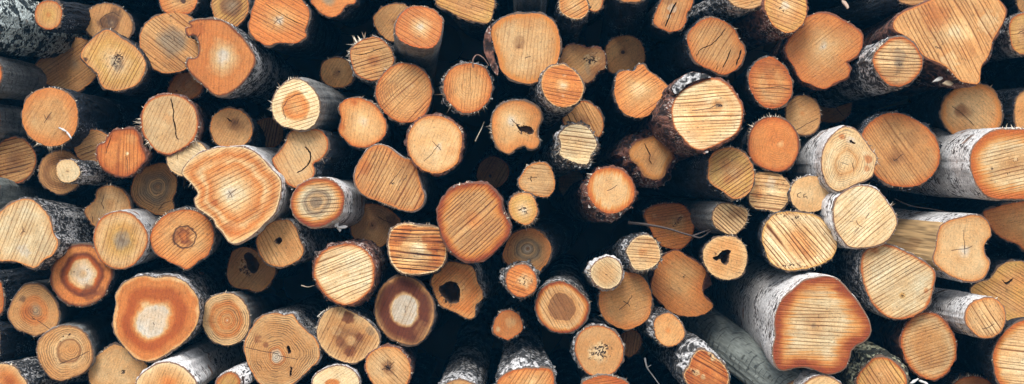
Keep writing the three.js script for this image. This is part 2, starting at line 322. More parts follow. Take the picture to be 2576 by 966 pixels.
  // torn fibres at the rim
  {
    const fp2 = [], fi = [], fc = [];
    for (const [a0, a1, ln, thinOut] of [...(o.fray ?? []), [-180, 180, 5, 0.8]]) for (let k = 0; k < NA; k++) {
      let a = ang[k]; while (a < a0) a += 360; if (a > a1) continue;
      for (let q = 0; q < 2; q++) {
        if (rnd() < (thinOut ?? 0.3) || noise(k * 0.33 + id * 3.1, 21 + ln) < 0.42) continue;
        const p = rag[k], n = cent[k], l = ln * S * (0.3 + 2 * rnd() * rnd()) * K, side = R(-.9, .9), dx = n[0] - n[1] * side, dy = n[1] + n[0] * side, b = R(0.0009, 0.0022) + 0.00012 * ln * rnd(), zz = fz(p[0], p[1]) - R(0, 0.004), bz = R(-0.5, 0.7) * l;
        const v = fp2.length / 3, sx = p[0] + n[0] * 0.001, sy = p[1] + n[1] * 0.001;
        fp2.push(sx - n[1] * b, sy + n[0] * b, zz, sx + n[1] * b, sy - n[0] * b, zz, sx, sy, zz - 2 * b, sx + dx * l, sy + dy * l, zz + bz);
        fi.push(v, v + 1, v + 3, v + 1, v + 2, v + 3, v + 2, v, v + 3);
        const pale = rnd() < 0.6, c = pale ? [0.72, 0.6, 0.45] : [0.3, 0.2, 0.13], g = R(0.8, 1.15); for (let e = 0; e < 4; e++) fc.push(c[0] * g, c[1] * g, c[2] * g);
      }
    }
    if (fi.length) addMesh('torn_fibres', geom(fp2, fi, null, fc), FIBRE, log).userData = { kind: 'stuff' };
  }
  // loose flakes standing off the bark
  if (o.flakes) {
    const gp = [], gi = [], gc = [];
    for (let q = 0; q < o.flakes; q++) {
      const i = (rnd() * NA) | 0, j = 1 + ((rnd() * 11) | 0), v0 = 3 * (j * row + i), n = cent[i], w = R(0.002, 0.006), l = R(0.006, 0.018), li = R(0.001, 0.006), v = gp.length / 3, tw = R(-1, 1);
      const x = pos[v0], y = pos[v0 + 1], zz = pos[v0 + 2], ex = -n[1], ey = n[0];
      for (const [a, b, h] of [[-1, 0, -.001], [1, 0, -.001], [-.9, .5, li * .6], [1, .5, li * .4], [-.5, 1, li * 1.3], [.4, 1.1, li]]) gp.push(x + ex * (a * w + tw * b * l * .5) + n[0] * h, y + ey * (a * w + tw * b * l * .5) + n[1] * h, zz + b * l * (rnd() < 0.5 ? 1 : 0.9) - l * 0.3);
      gi.push(v, v + 1, v + 2, v + 1, v + 3, v + 2, v + 2, v + 3, v + 4, v + 3, v + 5, v + 4);
      const c = kind === 'r' ? (rnd() < 0.3 ? [0.5, 0.44, 0.4] : [0.2, 0.1, 0.07]) : kind === 'k' ? (rnd() < 0.3 ? [0.4, 0.38, 0.36] : [0.09, 0.08, 0.08]) : rnd() < 0.5 ? [0.55, 0.53, 0.5] : [0.2, 0.17, 0.15], g = R(0.7, 1.2);
      for (let e = 0; e < 6; e++) gc.push(c[0] * g, c[1] * g, c[2] * g);
    }
    addMesh('bark_flakes', geom(gp, gi, null, gc), FIBRE, bark).userData = { kind: 'stuff' };
  }
  // a slab of bark coming away from the trunk
  if (o.flap) {
    const f = spline(pts(o.flap), 44).map(p => loc([p[0] + R(-.8, .8), p[1] + R(-.8, .8)]));
    const g = new THREE.ExtrudeGeometry(new THREE.Shape(f.map(p => new THREE.Vector2(p[0], p[1]))), { depth: 0.16, steps: 6, bevelEnabled: true, bevelSize: 0.0012, bevelThickness: 0.0015, bevelSegments: 1 });
    const gp = g.attributes.position, gu = g.attributes.uv;
    for (let i = 0; i < gp.count; i++) {
      const zz = gp.getZ(i) - 0.158; gp.setZ(i, zz + 0.004 * noise(gp.getX(i) * 400, gp.getY(i) * 400)); gp.setX(i, gp.getX(i) - tx * zz); gp.setY(i, gp.getY(i) - ty * zz);
      gu.setXY(i, gp.getX(i) * 2, gp.getY(i) * 2 + zz * 2);
    }
    g.computeVertexNormals();
    addMesh('bark_slab', g, [BM[o.flapBark ?? 'r'], BM[kind]], bark);
  }
  return log;
}

// ---------- the logs: outline of the sawn end (photo pixels, 2576 wide), depth of that end, look, label ----------
L('88,35 96,12 118,2 140,5 155,22 155,45 146,65 126,74 104,68 91,54', .06, { c: 'O0 Y.3 T.8 O1', s: '80,.1,9', rim: '3,D', tilt: [.1, .05], fray: [[-40, 20, 8]] }, 'small round yellow sawn log beside the lichen-crusted log');
L('212,60 217,37 233,18 263,8 293,15 317,30 330,50 333,72 325,93 310,107 260,110 233,93 217,77', -0.16, { c: 'G0 B.35 T.5 T1', h: [280, 55], s: '70,.14,8', st: [[285, 45, 26, 'K', .5], [268, 60, 20, 'K', .35]], ck: ['258,68 252,50 265,38 285,30 300,40', '296,60 286,72 262,72'], rim: '3,B' }, 'tan sawn log with smudged dark brown heart behind kidney-shaped log');
L('83,177 93,160 120,133 140,110 167,95 200,95 230,110 250,160 240,193 213,220 187,233 157,227 123,213 93,197', -0.34, { c: 'G0 T.3 T1', h: [190, 160], s: '35,.2,7', rim: '3,O' }, 'brown lozenge-shaped sawn log behind kidney-shaped log');
L('203,140 213,117 230,100 247,85 267,75 283,80 307,97 333,113 353,133 366,157 361,187 346,210 320,223 290,228 266,223 252,207 246,187 233,173 217,160', .05, { c: 'G0 G.18 C.32 Y.7 T1', h: [293, 155], s: '62,.22,8', st: [[215, 150, 9, 'K', .8], [300, 160, 18, 'G', .6]], rot: [[290, 150, 17, 26, -50]], rim: '3,O', fray: [[70, 110, 5]] }, 'kidney-shaped yellowish sawn log with a rotten grey heart');
L('402,-20 403,10 413,28 433,35 460,34 477,33 490,20 497,0 493,-27 467,-43 427,-43', -.06, { c: 'B0 T.4 O1', s: '20,.15,8', st: [[460, 2, 8, 'K', .9]], rim: '3,D' }, 'orange sawn log with black spot above round grey-hearted log');
L('351,100 358,72 377,50 407,36 443,30 475,40 497,62 505,100 500,140 470,172 440,182 410,183 385,172 367,155 354,125', -.06, { c: 'G0 G.3 T.6 T1', h: [438, 102], s: '-38,.25,9', ck: ['415,90 425,92 430,100', '440,102 436,92'], rim: '3,O' }, 'large round tan sawn log with grey heart beside notched orange log');
L('515,48 548,50 568,57 588,73 612,97 628,120 642,143 640,163 628,187 612,207 585,230 558,240 538,237 515,217 497,200 478,182 469,162 473,148 492,146 501,130 499,102 490,88 472,90 466,70 482,66 474,58 492,50', .08, { c: 'W0 W.12 C.3 O.62 O1', h: [560, 140], s: '88,.1,10', st: [[488, 120, 22, 'C', .5], [500, 75, 22, 'D', .5]], ck: ['492,112 478,97 484,84', '484,84 496,96 502,84'], rim: '4,R', bark: 'l', tilt: [-.02, .02], fray: [[150, 215, 8]] }, 'big orange sawn log with torn notched edge and pale heart');
L('422,230 430,207 447,183 467,168 500,180 512,213 503,237 477,250 443,243', -.16, { c: 'O0 T.5 O1', s: '45,.1,8', st: [[475, 213, 12, 'C', .6], [444, 229, 3, 'K', .8]], rim: '3,R' }, 'small tan sawn log tucked below notched orange log');
L('55,295 60,262 78,238 105,224 135,222 165,232 187,252 196,285 193,320 180,345 155,363 125,368 95,358 70,338 58,315', .05, { c: 'B0 T.1 T.6 O1', h: [122, 295], s: '60,.1,10', ck: ['112,308 120,295 128,282', '117,300 112,288'], rim: '3,O', bark: 'k', tilt: [.06, 0], fray: [[60, 125, 13], [255, 285, 9]] }, 'round orange tan sawn log with star check and frayed lower rim');
L('356,300 362,270 380,250 405,240 435,238 465,248 488,270 497,300 494,335 480,358 450,378 425,388 395,380 372,355 358,330', .05, { c: 'C0 C.6 C1', h: [430, 305], s: '65,.13,9', cr: ['428,241 433,262 437,280 435,297 441,318 443,340 449,353;3.2'], st: [[425, 300, 18, 'O', .3]], rim: '4,D', bark: 'r', bw: 5, fray: [[125, 190, 15], [125, 190, 10], [5, 60, 10]] }, 'cream sawn log split by one long black crack');
// second column
L('533,0 535,27 545,50 568,57 592,67 612,50 625,27 623,0 608,-20 565,-27', -.1, { c: 'G0 B.5 Y.7 T1', h: [583, 12], s: '40,.25,8', rim: '3,O', bark: 'g' }, 'tan sawn log with brownish core behind notched orange log');
L('625,67 632,33 638,10 648,-10 715,-20 758,0 778,30 775,57 768,80 772,90 748,107 715,108 695,108 678,115 658,108 635,90', .0, { c: 'W0 W.1 T.25 O.7 O1', h: [704, 53], s: '-30,.22,9', cr: ['665,6 690,25 715,40 745,56 772,66;1.6'], ck: ['690,60 700,50 712,46', '702,52 708,62', '694,44 700,50'], rim: '3,D' }, 'large orange sawn log crossed by fine slanting splits');
L('782,0 795,20 815,37 835,43 855,35 872,13 892,8 895,0 882,-20 815,-27', -.05, { c: 'G0 G.2 O.5 O1', h: [825, -2], s: '10,.1,9', rim: '3,D' }, 'orange sawn log with wavy outline cut off by upper picture edge');
L('940,43 952,27 975,13 1008,10 1030,20 1030,67 1008,100 982,103 955,83 942,60', -0.26, { c: 'B0 T.3 T1', s: '50,.15,8', rim: '3,O' }, 'brown sawn log half hidden behind bright orange oval log');
L('882,127 898,110 925,95 945,93 972,110 987,133 990,157 975,183 952,200 932,202 898,187 885,157', -.02, { c: 'B0 T.35 T1', h: [937, 150], s: '14,.3,9', cr: ['891,138 915,136 945,126 981,114;2'], st: [[940, 148, 16, 'O', .5]], rim: '3,D', bark: 'l', bw: 5, fray: [[170, 250, 13]], flakes: 26 }, 'tan sawn log with straight crack and shredded bark on its upper edge');
L('807,180 812,160 828,148 852,146 875,153 887,173 890,193 878,212 855,220 832,217 813,203', -0.3, { c: 'B0 T.4 T1', s: '60,.12,8', st: [[853, 180, 4, 'K', .9], [840, 188, 3, 'K', .7]], rim: '3,O', fray: [[60, 120, 8]] }, 'small brown sawn log with frayed chips under it');
L('685,263 692,240 708,217 728,203 748,200 768,207 788,227 802,253 803,283 792,310 772,325 732,323 702,310 687,287', .1, { c: 'C0 T.15 O.45 T.55 P.63 P1', h: [745, 270], s: '18,.2,9', ck: ['718,300 712,270 722,250 745,238 775,232'], rim: '4,P', bark: 'g', tilt: [.09, .04], fray: [[150, 280, 8]] }, 'whitish sawn log with orange heart and long smooth grey trunk');
L('529,322 535,295 555,278 580,273 607,280 627,300 635,325 628,350 610,367 580,370 550,365 535,345', -.05, { c: 'K0 B.16 T.4 T1', h: [590, 308], s: '60,.12,8', st: [[595, 315, 22, 'B', .5]], cr: ['571,297 577,303 583,306;3'], ck: ['600,300 596,312'], rim: '4,O' }, 'round tan sawn log with triangular dark heart check');
L('640,330 650,305 680,297 705,310 712,340 700,365 670,370 645,355', -0.75, { c: 'T0 T1', s: '80,.3,8', rim: '3,O', fray: [[180, 360, 8]] }, 'deep-set shadowy log end between tan log and whitish log');
L('853,268 862,255 880,247 910,248 940,262 960,285 972,312 968,340 945,360 915,371 885,365 865,348 853,330 858,300', .02, { c: 'W0 C.3 T.7 O1', h: [915, 305], s: '80,.1,10', st: [[890, 256, 14, 'D', .6], [858, 320, 12, 'D', .5]], rim: '5,D' }, 'smooth tan heart-shaped sawn log');
L('946,230 952,205 970,180 995,163 1025,160 1055,170 1078,195 1087,230 1080,265 1063,292 1035,307 1000,305 970,285 952,260', -.0, { c: 'C0 T.2 T.7 O1', h: [1035, 215], s: '45,.22,8', rg: .2, rim: '4,D', bark: 'k', fray: [[120, 200, 5]] }, 'large tan sawn log with slanting saw lines behind bark-fringed log');
// third column
L('995,75 1002,45 1018,25 1040,15 1070,17 1095,28 1112,50 1112,70 1106,97 1093,117 1070,123 1043,118 1015,107 1000,92', .1, { c: 'W0 C.2 O.6 O1', h: [1060, 68], s: '-32,.2,8', rim: '6,D', bark: 'g', tilt: [-.08, -.1], ft: [0, .2] }, 'bright orange oval sawn log with smooth trunk dropping behind it');
L('1097,0 1102,13 1130,28 1163,47 1190,53 1217,58 1230,57 1243,20 1243,0 1197,-20 1130,-20', -.0, { c: 'T0 T.5 Y1', s: '-20,.3,9', rim: '3,B', fray: [[30, 100, 9]], bark: 'k' }, 'yellowish wedge-shaped sawn log cut off by upper picture edge');
L('1295,-45 1310,-78 1340,-85 1370,-70 1378,-40 1360,-18 1330,-10 1304,-20', .0, { c: 'T0 T1', bark: 'g', tilt: [.0, -.16] }, 'grey trunk hanging above big cracked-bark log, its sawn end out of view');
L('1233,77 1257,50 1290,37 1323,35 1360,35 1387,50 1402,73 1408,100 1408,130 1400,157 1383,183 1357,203 1330,210 1297,203 1270,187 1260,173 1250,140 1240,107', .06, { c: 'B0 C.12 C.55 T.85 T1', h: [1305, 118], s: '82,.14,9', st: [[1305, 112, 20, 'B', .45]], ck: ['1303,119 1306,119', '1320,146 1334,142'], rim: '8,O', bark: 'k', bw: 5, flap: '1236,62 1222,80 1217,123 1227,150 1240,177 1250,190 1254,181 1245,147 1238,113 1234,83' }, 'big round cream sawn log with a bark slab splitting away');
L('1116,217 1122,190 1140,170 1163,162 1190,160 1217,170 1232,193 1237,220 1230,250 1213,270 1187,283 1163,283 1140,267 1123,247', .04, { c: 'T0 T.5 O.9 O1', h: [1180, 215], s: '84,.16,9', rg: .15, cr: ['1183,165 1183,195 1183,235;1'], ck: ['1197,193 1199,196'], rim: '5,D', bark: 'l', bw: 4, bx: [[150, 60, 8]], fray: [[130, 200, 16], [30, 100, 10]], flakes: 60 }, 'round orange-rimmed sawn log with peeling shaggy bark');
L('1407,10 1408,0 1430,-17 1463,-13 1478,7 1480,27 1467,43 1447,48 1420,37 1410,27', .06, { c: 'C0 T.5 O1', s: '30,.25,8', rim: '3,C', bark: 'k', tilt: [-.04, -.14], fray: [[60, 170, 8]], flakes: 18 }, 'small cream sawn log with ragged bark trunk hanging down behind');
L('1473,0 1483,23 1497,29 1510,23 1517,3 1517,-13 1493,-20', -.03, { c: 'T0 T1', s: '50,.1,8', rim: '3,D' }, 'small tan log end peeking beside ragged cream log');
L('1402,157 1413,133 1427,115 1453,113 1477,122 1500,120 1520,133 1523,160 1520,173 1503,180 1493,197 1477,208 1463,203 1430,187', -.1, { c: 'T0 T.4 B1', h: [1445, 160], s: '40,.12,8', st: [[1490, 155, 24, 'C', .5], [1480, 178, 16, 'G', .5]], rot: [[1487, 147, 22, 13, 10]], rim: '3,B', bark: 'r', fray: [[-40, 60, 9]] }, 'lumpy brown sawn log with crumbling rotten patch');
L('1362,207 1367,187 1380,170 1400,163 1420,163 1443,177 1460,197 1468,220 1463,243 1450,260 1423,270 1400,267 1380,253 1367,233', .13, { c: 'C0 C.1 O.4 O1', h: [1418, 215], s: '-10,.25,10', st: [[1418, 215, 10, 'W', .35], [1416, 240, 8, 'W', .4], [1420, 190, 6, 'W', .35], [1440, 195, 22, 'D', .25]], rim: '3,C', bark: 'l', bw: 4, tilt: [-.12, -.1], fray: [[60, 170, 6]] }, 'round orange sawn log with white cross streak beside knotted log');
L('1525,120 1540,100 1565,90 1590,92 1610,105 1622,135 1618,160 1600,175 1560,185 1535,180 1527,155', -0.34, { c: 'B0 T.3 T1', h: [1567, 130], s: '40,.1,8', st: [[1567, 131, 5, 'K', .95]], rim: '3,O' }, 'plain brown sawn log with single black pith dot');
L('1237,320 1240,290 1255,268 1280,255 1310,253 1340,262 1360,280 1362,300 1355,318 1350,337 1358,353 1350,371 1331,374 1319,367 1302,372 1280,386 1258,378 1243,354', .03, { c: 'W0 C.3 T.7 O1', h: [1285, 300], s: '80,.08,9', hole: ['1299,313 1310,318 1322,316 1336,320 1343,330 1338,338 1326,334 1312,330 1302,322;.03'], rot: [[1322, 326, 30, 13, -15]], ck: ['1287,300 1296,309 1302,314'], rim: '4,B', bark: 'l', fray: [[150, 200, 8]] }, 'cream lobed sawn log with a torn black knot hole');
L('1415,300 1425,275 1450,258 1475,255 1500,270 1515,295 1517,325 1505,345 1470,345 1430,330', -.12, { c: 'B0 T.4 T1', h: [1470, 305], s: '-60,.25,9', cr: ['1425,285 1432,297 1438,312;2', '1437,281 1445,292 1452,306;1.4'], rim: '3,D' }, 'brownish sawn log with short side cracks behind shaggy pale log');
// fourth column
L('1644,53 1649,33 1656,17 1666,0 1686,-13 1743,-13 1739,17 1728,33 1726,53 1713,73 1689,80 1669,75 1649,63', -.02, { c: 'O0 T.5 O1', h: [1690, 25], s: '70,.15,8', cr: ['1702,4 1692,22 1684,40 1678,56 1671,73;4'], st: [[1690, 20, 13, 'W', .7], [1683, 42, 8, 'W', .5], [1678, 3, 14, 'B', .6]], rim: '3,D' }, 'orange sawn log cleft by wide ragged crack with pale lips');
L('1538,-50 1550,-88 1590,-102 1630,-88 1643,-50 1630,-15 1612,2 1590,5 1565,3 1548,-15', .02, { c: 'T0 O1', bark: 'k', tilt: [.02, -.13] }, 'thick dark rough-barked trunk with only a sliver of sawn end showing');
L('1829,-7 1846,13 1876,22 1906,17 1926,3 1923,-20 1879,-33 1839,-27', .06, { c: 'C0 T.5 C1', s: '10,.2,8', rim: '3,B', bark: 'l', bw: 6, tilt: [-.22, -.05], fray: [[40, 140, 7]], flakes: 34 }, 'flat cream log end with grey lichen bark trunk leaning away');
L('1923,13 1933,43 1949,67 1976,82 1999,77 2023,53 2029,23 2026,0 2006,-20 1963,-27 1933,-13', .08, { c: 'G0 C.2 T.6 Y1', h: [1978, 15], s: '-24,.25,9', st: [[1975, 15, 13, 'W', .6]], rot: [[1970, 25, 7, 10, 60]], rim: '3,O', bark: 'r', tilt: [-.18, -.06], fray: [[40, 120, 5]] }, 'yellow sawn log with pale mottled pith and reddish trunk');
L('1729,93 1739,73 1759,55 1786,45 1813,50 1836,63 1853,83 1861,103 1868,110 1874,133 1866,157 1853,173 1833,185 1813,187 1793,177 1769,167 1749,153 1738,133', .0, { c: 'T0 T.6 O1', h: [1795, 115], s: '58,.2,8', cr: ['1750,143 1760,127 1768,120 1790,113 1800,103 1812,90 1826,70;2', '1839,122 1833,140 1828,152 1817,172;3', '1807,160 1801,176;1.2', '1865,124 1861,140 1856,152 1851,165;4'], rim: '4,D', bark: 'k', bw: 4, tilt: [-.05, .02], flakes: 24 }, 'large orange tan sawn log with three black wandering cracks');
L('1884,207 1886,183 1899,160 1919,147 1939,142 1959,153 1979,173 1991,200 1993,230 1983,253 1966,267 1943,273 1919,267 1899,247 1889,227', .01, { c: 'O0 T.5 O.8 D1', h: [1940, 215], s: '-4,.22,9', st: [[1935, 170, 30, 'D', .4], [1940, 235, 30, 'C', .35]], ck: ['1895,224 1925,222 1960,218 1985,224'], rim: '5,D', fray: [[40, 90, 5]] }, 'egg-shaped orange sawn log with level saw lines');
L('1975,125 1985,100 2010,65 2030,45 2060,33 2090,36 2115,48 2145,65 2168,85 2170,110 2160,135 2140,150 2128,155 2135,165 2138,180 2128,197 2100,208 2085,220 2065,223 2040,213 2012,200 2000,175 1985,150', -.0, { c: 'W0 C.15 T.45 O.85 O1', h: [2072, 118], s: '38,.14,8', ck: ['2068,116 2071,119'], rim: '4,D', bark: 'r' }, 'big lobed orange sawn log with pale centre and tiny pith');
L('1546,233 1548,213 1553,187 1573,177 1596,178 1606,163 1619,163 1629,177 1649,190 1669,207 1683,223 1673,247 1646,273 1626,293 1596,295 1573,287 1556,267', -.03, { c: 'C0 C.18 T.45 O1', h: [1606, 223], s: '34,.2,9', rim: '3,O' }, 'onion-shaped tan sawn log with pointed tip');
L('1690,290 1693,262 1705,240 1730,220 1760,207 1790,197 1815,202 1838,220 1855,245 1867,270 1866,300 1855,330 1830,350 1800,365 1765,377 1740,370 1715,345 1697,320', .17, { c: 'C0 T.1 P.3 C.6 P1', h: [1805, 265], s: '3,.3,8', st: [[1760, 275, 30, 'O', .35], [1806, 265, 9, 'G', .7], [1750, 330, 30, 'O', .2]], ck: ['1742,278 1760,276 1785,272 1800,266'], rot: [[1806, 266, 11, 5, 0]], rim: '4,D', bark: 'r', bw: 7, bx: [[185, 60, 18]], tilt: [-.09, -.04], flap: '1690,222 1705,203 1735,183 1762,184 1788,194 1760,200 1728,213 1700,237', flapBark: 'l', fray: [[160, 235, 9]], flakes: 70 }, 'large pale sawn log with level saw lines and thick peeling reddish bark');
L('1977,290 1980,265 1995,248 2015,240 2040,245 2057,262 2064,290 2060,315 2045,335 2020,340 1995,330 1980,312', -.06, { c: 'O0 T.2 T1', h: [2018, 285], s: '30,.14,8', ck: ['1998,330 2030,312 2058,298'], rim: '3,B' }, 'round tan sawn log between orange egg-shaped log and deep-set log end');
L('2050,240 2070,222 2100,222 2130,230 2142,255 2138,285 2115,305 2085,308 2060,300 2050,270', -0.6, { c: 'B0 T.3 T1', h: [2085, 250], s: '30,.12,8', ck: ['2095,262 2110,280 2122,292'], rim: '3,O' }, 'deep-set log end below big lobed orange log');
L('1882,370 1884,345 1893,322 1912,302 1940,294 1965,297 1985,308 2003,330 2010,355 2008,385 1995,412 1975,428 1955,432 1925,425 1900,412 1885,392', .04, { c: 'C0 O.12 O.8 D1', h: [1962, 362], s: '70,.06,10', rg: .12, st: [[1963, 362, 11, 'C', .5]], rim: '3,R', fray: [[200, 290, 8]] }, 'smooth evenly orange rounded sawn log');
// fifth column
L('2248,63 2258,43 2281,27 2314,13 2344,0 2361,-10 2494,-10 2518,7 2529,27 2521,60 2504,87 2494,107 2491,127 2481,147 2468,167 2464,190 2461,210 2438,210 2414,203 2398,187 2378,167 2351,153 2328,143 2308,120 2294,100 2274,87 2254,77', .1, { c: 'P0 C.2 T.6 T1', h: [2405, 78], s: '-62,.26,10', st: [[2350, 40, 40, 'D', .35], [2440, 120, 34, 'O', .35], [2480, 60, 30, 'P', .5], [2390, 150, 30, 'P', .5], [2400, 75, 14, 'P', .7]], rot: [[2358, 120, 6, 3, -30]], rim: '4,O', bark: 'r', bw: 4, bx: [[25, 40, 12]], tilt: [-.04, -.04], fray: [[80, 130, 6]] }, 'huge fan-shaped cream and orange sawn log with reddish bark edge');
L('2196,150 2204,130 2224,110 2248,95 2274,95 2298,110 2314,133 2321,153 2318,173 2301,197 2278,213 2254,218 2231,210 2211,187 2199,167', .14, { c: 'G0 C.3 C.8 O1', h: [2262, 155], s: '-2,.3,9', st: [[2264, 140, 20, 'G', .5], [2262, 166, 16, 'G', .5]], ck: ['2258,160 2268,164', '2262,166 2270,160'], rim: '5,D', bark: 'l', bw: 6, tilt: [-.08, -.02], fray: [[170, 250, 7]] }, 'round striped cream sawn log with silvery lichen trunk');
L('2261,0 2288,12 2318,10 2341,0 2328,-20 2278,-23', -.02, { c: 'T0 T1', s: '0,.2,8', rim: '3,B', tilt: [-.2, 0] }, 'sliver of tan log end above huge fan-shaped log');
L('2539,73 2544,50 2561,37 2581,33 2608,47 2621,83 2608,120 2584,137 2561,133 2546,117 2541,93', .06, { c: 'B0 T.3 Y1', s: '10,.2,8', ck: ['2560,85 2576,75'], rim: '4,D', bark: 'l', bw: 4, fray: [[150, 200, 5]], flakes: 16 }, 'yellow sawn log with flaky silver bark beside huge fan-shaped log');
L('2559,0 2564,23 2580,33 2600,20 2605,-10 2580,-20', -0.3, { c: 'T0 T1', s: '60,.1,8', rim: '3,O' }, 'brown log end above yellow silver-barked log');
L('2367,285 2373,257 2390,235 2415,217 2440,212 2470,212 2495,222 2510,245 2519,275 2518,305 2505,330 2475,348 2445,355 2410,345 2385,325 2372,305', -.08, { c: 'B0 B.14 C.35 T.8 O1', h: [2415, 278], s: '-42,.12,9', cr: ['2413,279 2425,290 2440,304 2452,317;1.6'], st: [[2418, 280, 15, 'B', .5]], ck: ['2395,268 2413,279'], rim: '7,B' }, 'round tan sawn log with diagonal check under the fan-shaped log');
L('2552,285 2562,240 2600,222 2645,240 2660,285 2645,330 2600,345 2562,330', -.05, { c: 'T0 T1', bark: 'k', tilt: [-.1, .02], flakes: 20 }, 'dark swirled bark trunk running out of picture beside check-marked log');
L('2165,350 2180,320 2201,300 2228,287 2261,285 2294,297 2321,313 2345,335 2360,365 2363,395 2355,425 2335,450 2305,467 2270,470 2235,463 2210,447 2195,430 2175,390', -.0, { c: 'B0 T.3 T.75 O1', h: [2252, 400], s: '-55,.2,8', st: [[2290, 350, 24, 'B', .35]], ck: ['2246,398 2250,404 2256,400 2270,388'], rim: '5,D', bark: 'k', bw: 7, flakes: 34 }, 'big tan sawn log with fine slanting saw lines and dark thick bark');
L('2441,402 2444,382 2458,359 2481,339 2511,327 2544,327 2580,327 2620,345 2645,380 2650,420 2630,470 2595,497 2538,499 2504,499 2478,489 2458,465 2444,432', .14, { c: 'T0 C.3 P.6 C.8 O1', h: [2545, 410], s: '12,.24,8', rot: [[2493, 425, 6, 4, 20], [2537, 437, 4, 5, 0], [2556, 402, 9, 7, 30]], rim: '22,D', bark: 'w', bw: 4, tilt: [-.2, .03], fray: [[240, 300, 12]] }, 'big white birch log with orange-rimmed striped face cut by picture edge');
L('2068,405 2074,375 2088,349 2108,329 2128,320 2151,327 2171,349 2191,379 2204,395 2199,419 2194,439 2178,452 2151,462 2128,474 2104,480 2084,465 2071,435', .12, { c: 'P0 C.35 T.42 C.5 P.75 C1', h: [2128, 412], s: '70,.1,9', rg: .3, st: [[2118, 345, 13, 'D', .6], [2182, 400, 12, 'D', .6], [2180, 425, 10, 'D', .5], [2140, 350, 12, 'W', .7]], hole: ['2137,355 2143,352 2148,357 2153,358 2150,363 2144,360;.02'], ck: ['2118,409 2134,415', '2144,410 2148,432'], rim: '3,C', bark: 'w', tilt: [-.1, 0], bw: 4, fray: [[-60, 10, 8]] }, 'cream ringed sawn log with orange blotches and pale grey bark');
L('2099,549 2099,522 2108,499 2128,482 2154,470 2181,469 2204,477 2221,495 2238,519 2251,542 2254,562 2244,585 2228,605 2201,617 2168,622 2138,620 2118,599 2104,575', .13, { c: 'C0 P.3 P1', h: [2160, 560], s: '42,.22,9', ck: ['2155,556 2160,566 2168,572', '2160,574 2150,584', '2140,558 2146,556', '2178,550 2186,536'], rim: '3,C', bark: 'w', bw: 6, bx: [[200, 60, 12]], tilt: [-.06, 0], fray: [[-60, 10, 8]] }, 'pale cream round sawn log with white papery bark lip');
L('2361,589 2368,569 2391,555 2414,549 2444,542 2464,544 2481,555 2489,572 2491,592 2481,605 2474,622 2478,644 2488,660 2484,678 2474,697 2454,706 2428,706 2394,694 2368,677 2350,655 2356,622', .08, { c: 'W0 W.12 C.3 C.8 T1', h: [2428, 632], s: '86,.06,9', ck: ['2424,580 2426,605 2428,640', '2395,630 2412,628 2428,627', '2428,627 2445,618'], cr: ['2427,612 2428,628;1.2'], rim: '4,O', bark: 'w', strip: [140, 235], tilt: [-.3, .04], len: .62, fray: [[90, 150, 6]] }, 'waisted cream sawn log with stripped tan flank and birch bark on top');
L('2474,535 2504,522 2541,512 2580,507 2630,520 2640,600 2600,635 2576,629 2561,615 2534,605 2508,589 2491,569', -.1, { c: 'T0 T.5 O1', h: [2600, 560], s: '10,.1,9', rim: '4,D' }, 'smooth brown sawn log under the big white birch log');
L('2444,724 2461,711 2491,701 2511,674 2528,662 2551,657 2580,660 2630,690 2640,760 2600,810 2540,810 2500,770 2460,750 2444,738', -.06, { c: 'Y0 T.5 Y1', h: [2560, 740], s: '-32,.24,8', hole: ['2520,702 2529,709 2540,705 2550,696 2546,706 2538,713 2532,717 2524,710;.03'], rim: '3,T', bark: 'k' }, 'yellow sawn log with ragged dark hole behind small birch log');
L('2166,677 2168,650 2176,632 2191,622 2221,615 2248,620 2274,632 2300,645 2321,657 2344,674 2353,691 2348,721 2341,751 2331,774 2308,791 2281,801 2251,802 2224,792 2201,771 2184,744 2174,717', .1, { c: 'P0 P.7 C1', h: [2268, 705], s: '30,.24,9', st: [[2200, 628, 16, 'D', .5], [2330, 730, 10, 'D', .5], [2270, 743, 9, 'Y', .8]], rot: [[2271, 743, 5, 6, 0]], rim: '6,D', bark: 'l', bw: 4, tilt: [-.03, .02] }, 'large shield-shaped cream sawn log with small brown knot');
L('2428,797 2434,774 2454,757 2478,750 2501,751 2521,767 2529,791 2526,817 2514,837 2491,849 2468,849 2444,831 2431,814', .14, { c: 'C0 C.6 T1', s: '-58,.28,8', ck: ['2470,828 2485,825 2500,815'], rim: '6,O', bark: 'w', bw: 3, tilt: [-.16, .0] }, 'small white birch log with brown scarred bark and slanted saw lines');
L('2059,699 2026,707 1993,731 1969,754 1956,777 1949,804 1951,844 1944,877 1946,904 1959,927 1979,927 2013,921 2039,924 2061,934 2078,939 2101,937 2124,924 2134,904 2141,881 2154,867 2174,857 2188,841 2189,817 2178,791 2158,761 2134,731 2111,707 2088,697', .2, { c: 'G0 C.08 P.3 P.62 C.8 O1', h: [2045, 820], s: '-2,.26,9', rim: '26,E', bark: 'w', bw: 4, tilt: [-.05, .05] }, 'huge flared cream sawn log with dark burnt-orange rim and white bark');
L('2266,864 2269,841 2284,811 2304,792 2331,786 2361,794 2381,814 2398,841 2406,871 2404,901 2391,927 2371,947 2344,956 2318,947 2294,927 2278,904', .06, { c: 'T0 T.5 C.8 O1', h: [2340, 880], s: '16,.2,8', rim: '5,D', bark: 'r', bw: 3 }, 'round tan sawn log with even level saw lines and thin red rim');
L('2156,966 2161,941 2178,921 2198,902 2221,899 2244,907 2264,924 2278,944 2279,966 2261,994 2194,997', .1, { c: 'T0 T.5 Y1', h: [2215, 942], s: '-58,.26,9', rot: [[2214, 942, 6, 5, 0]], rim: '6,D', bark: 'm', bw: 14, tilt: [-.05, .08], flakes: 40 }, 'yellow sawn log with thick mossy bark rising behind it');
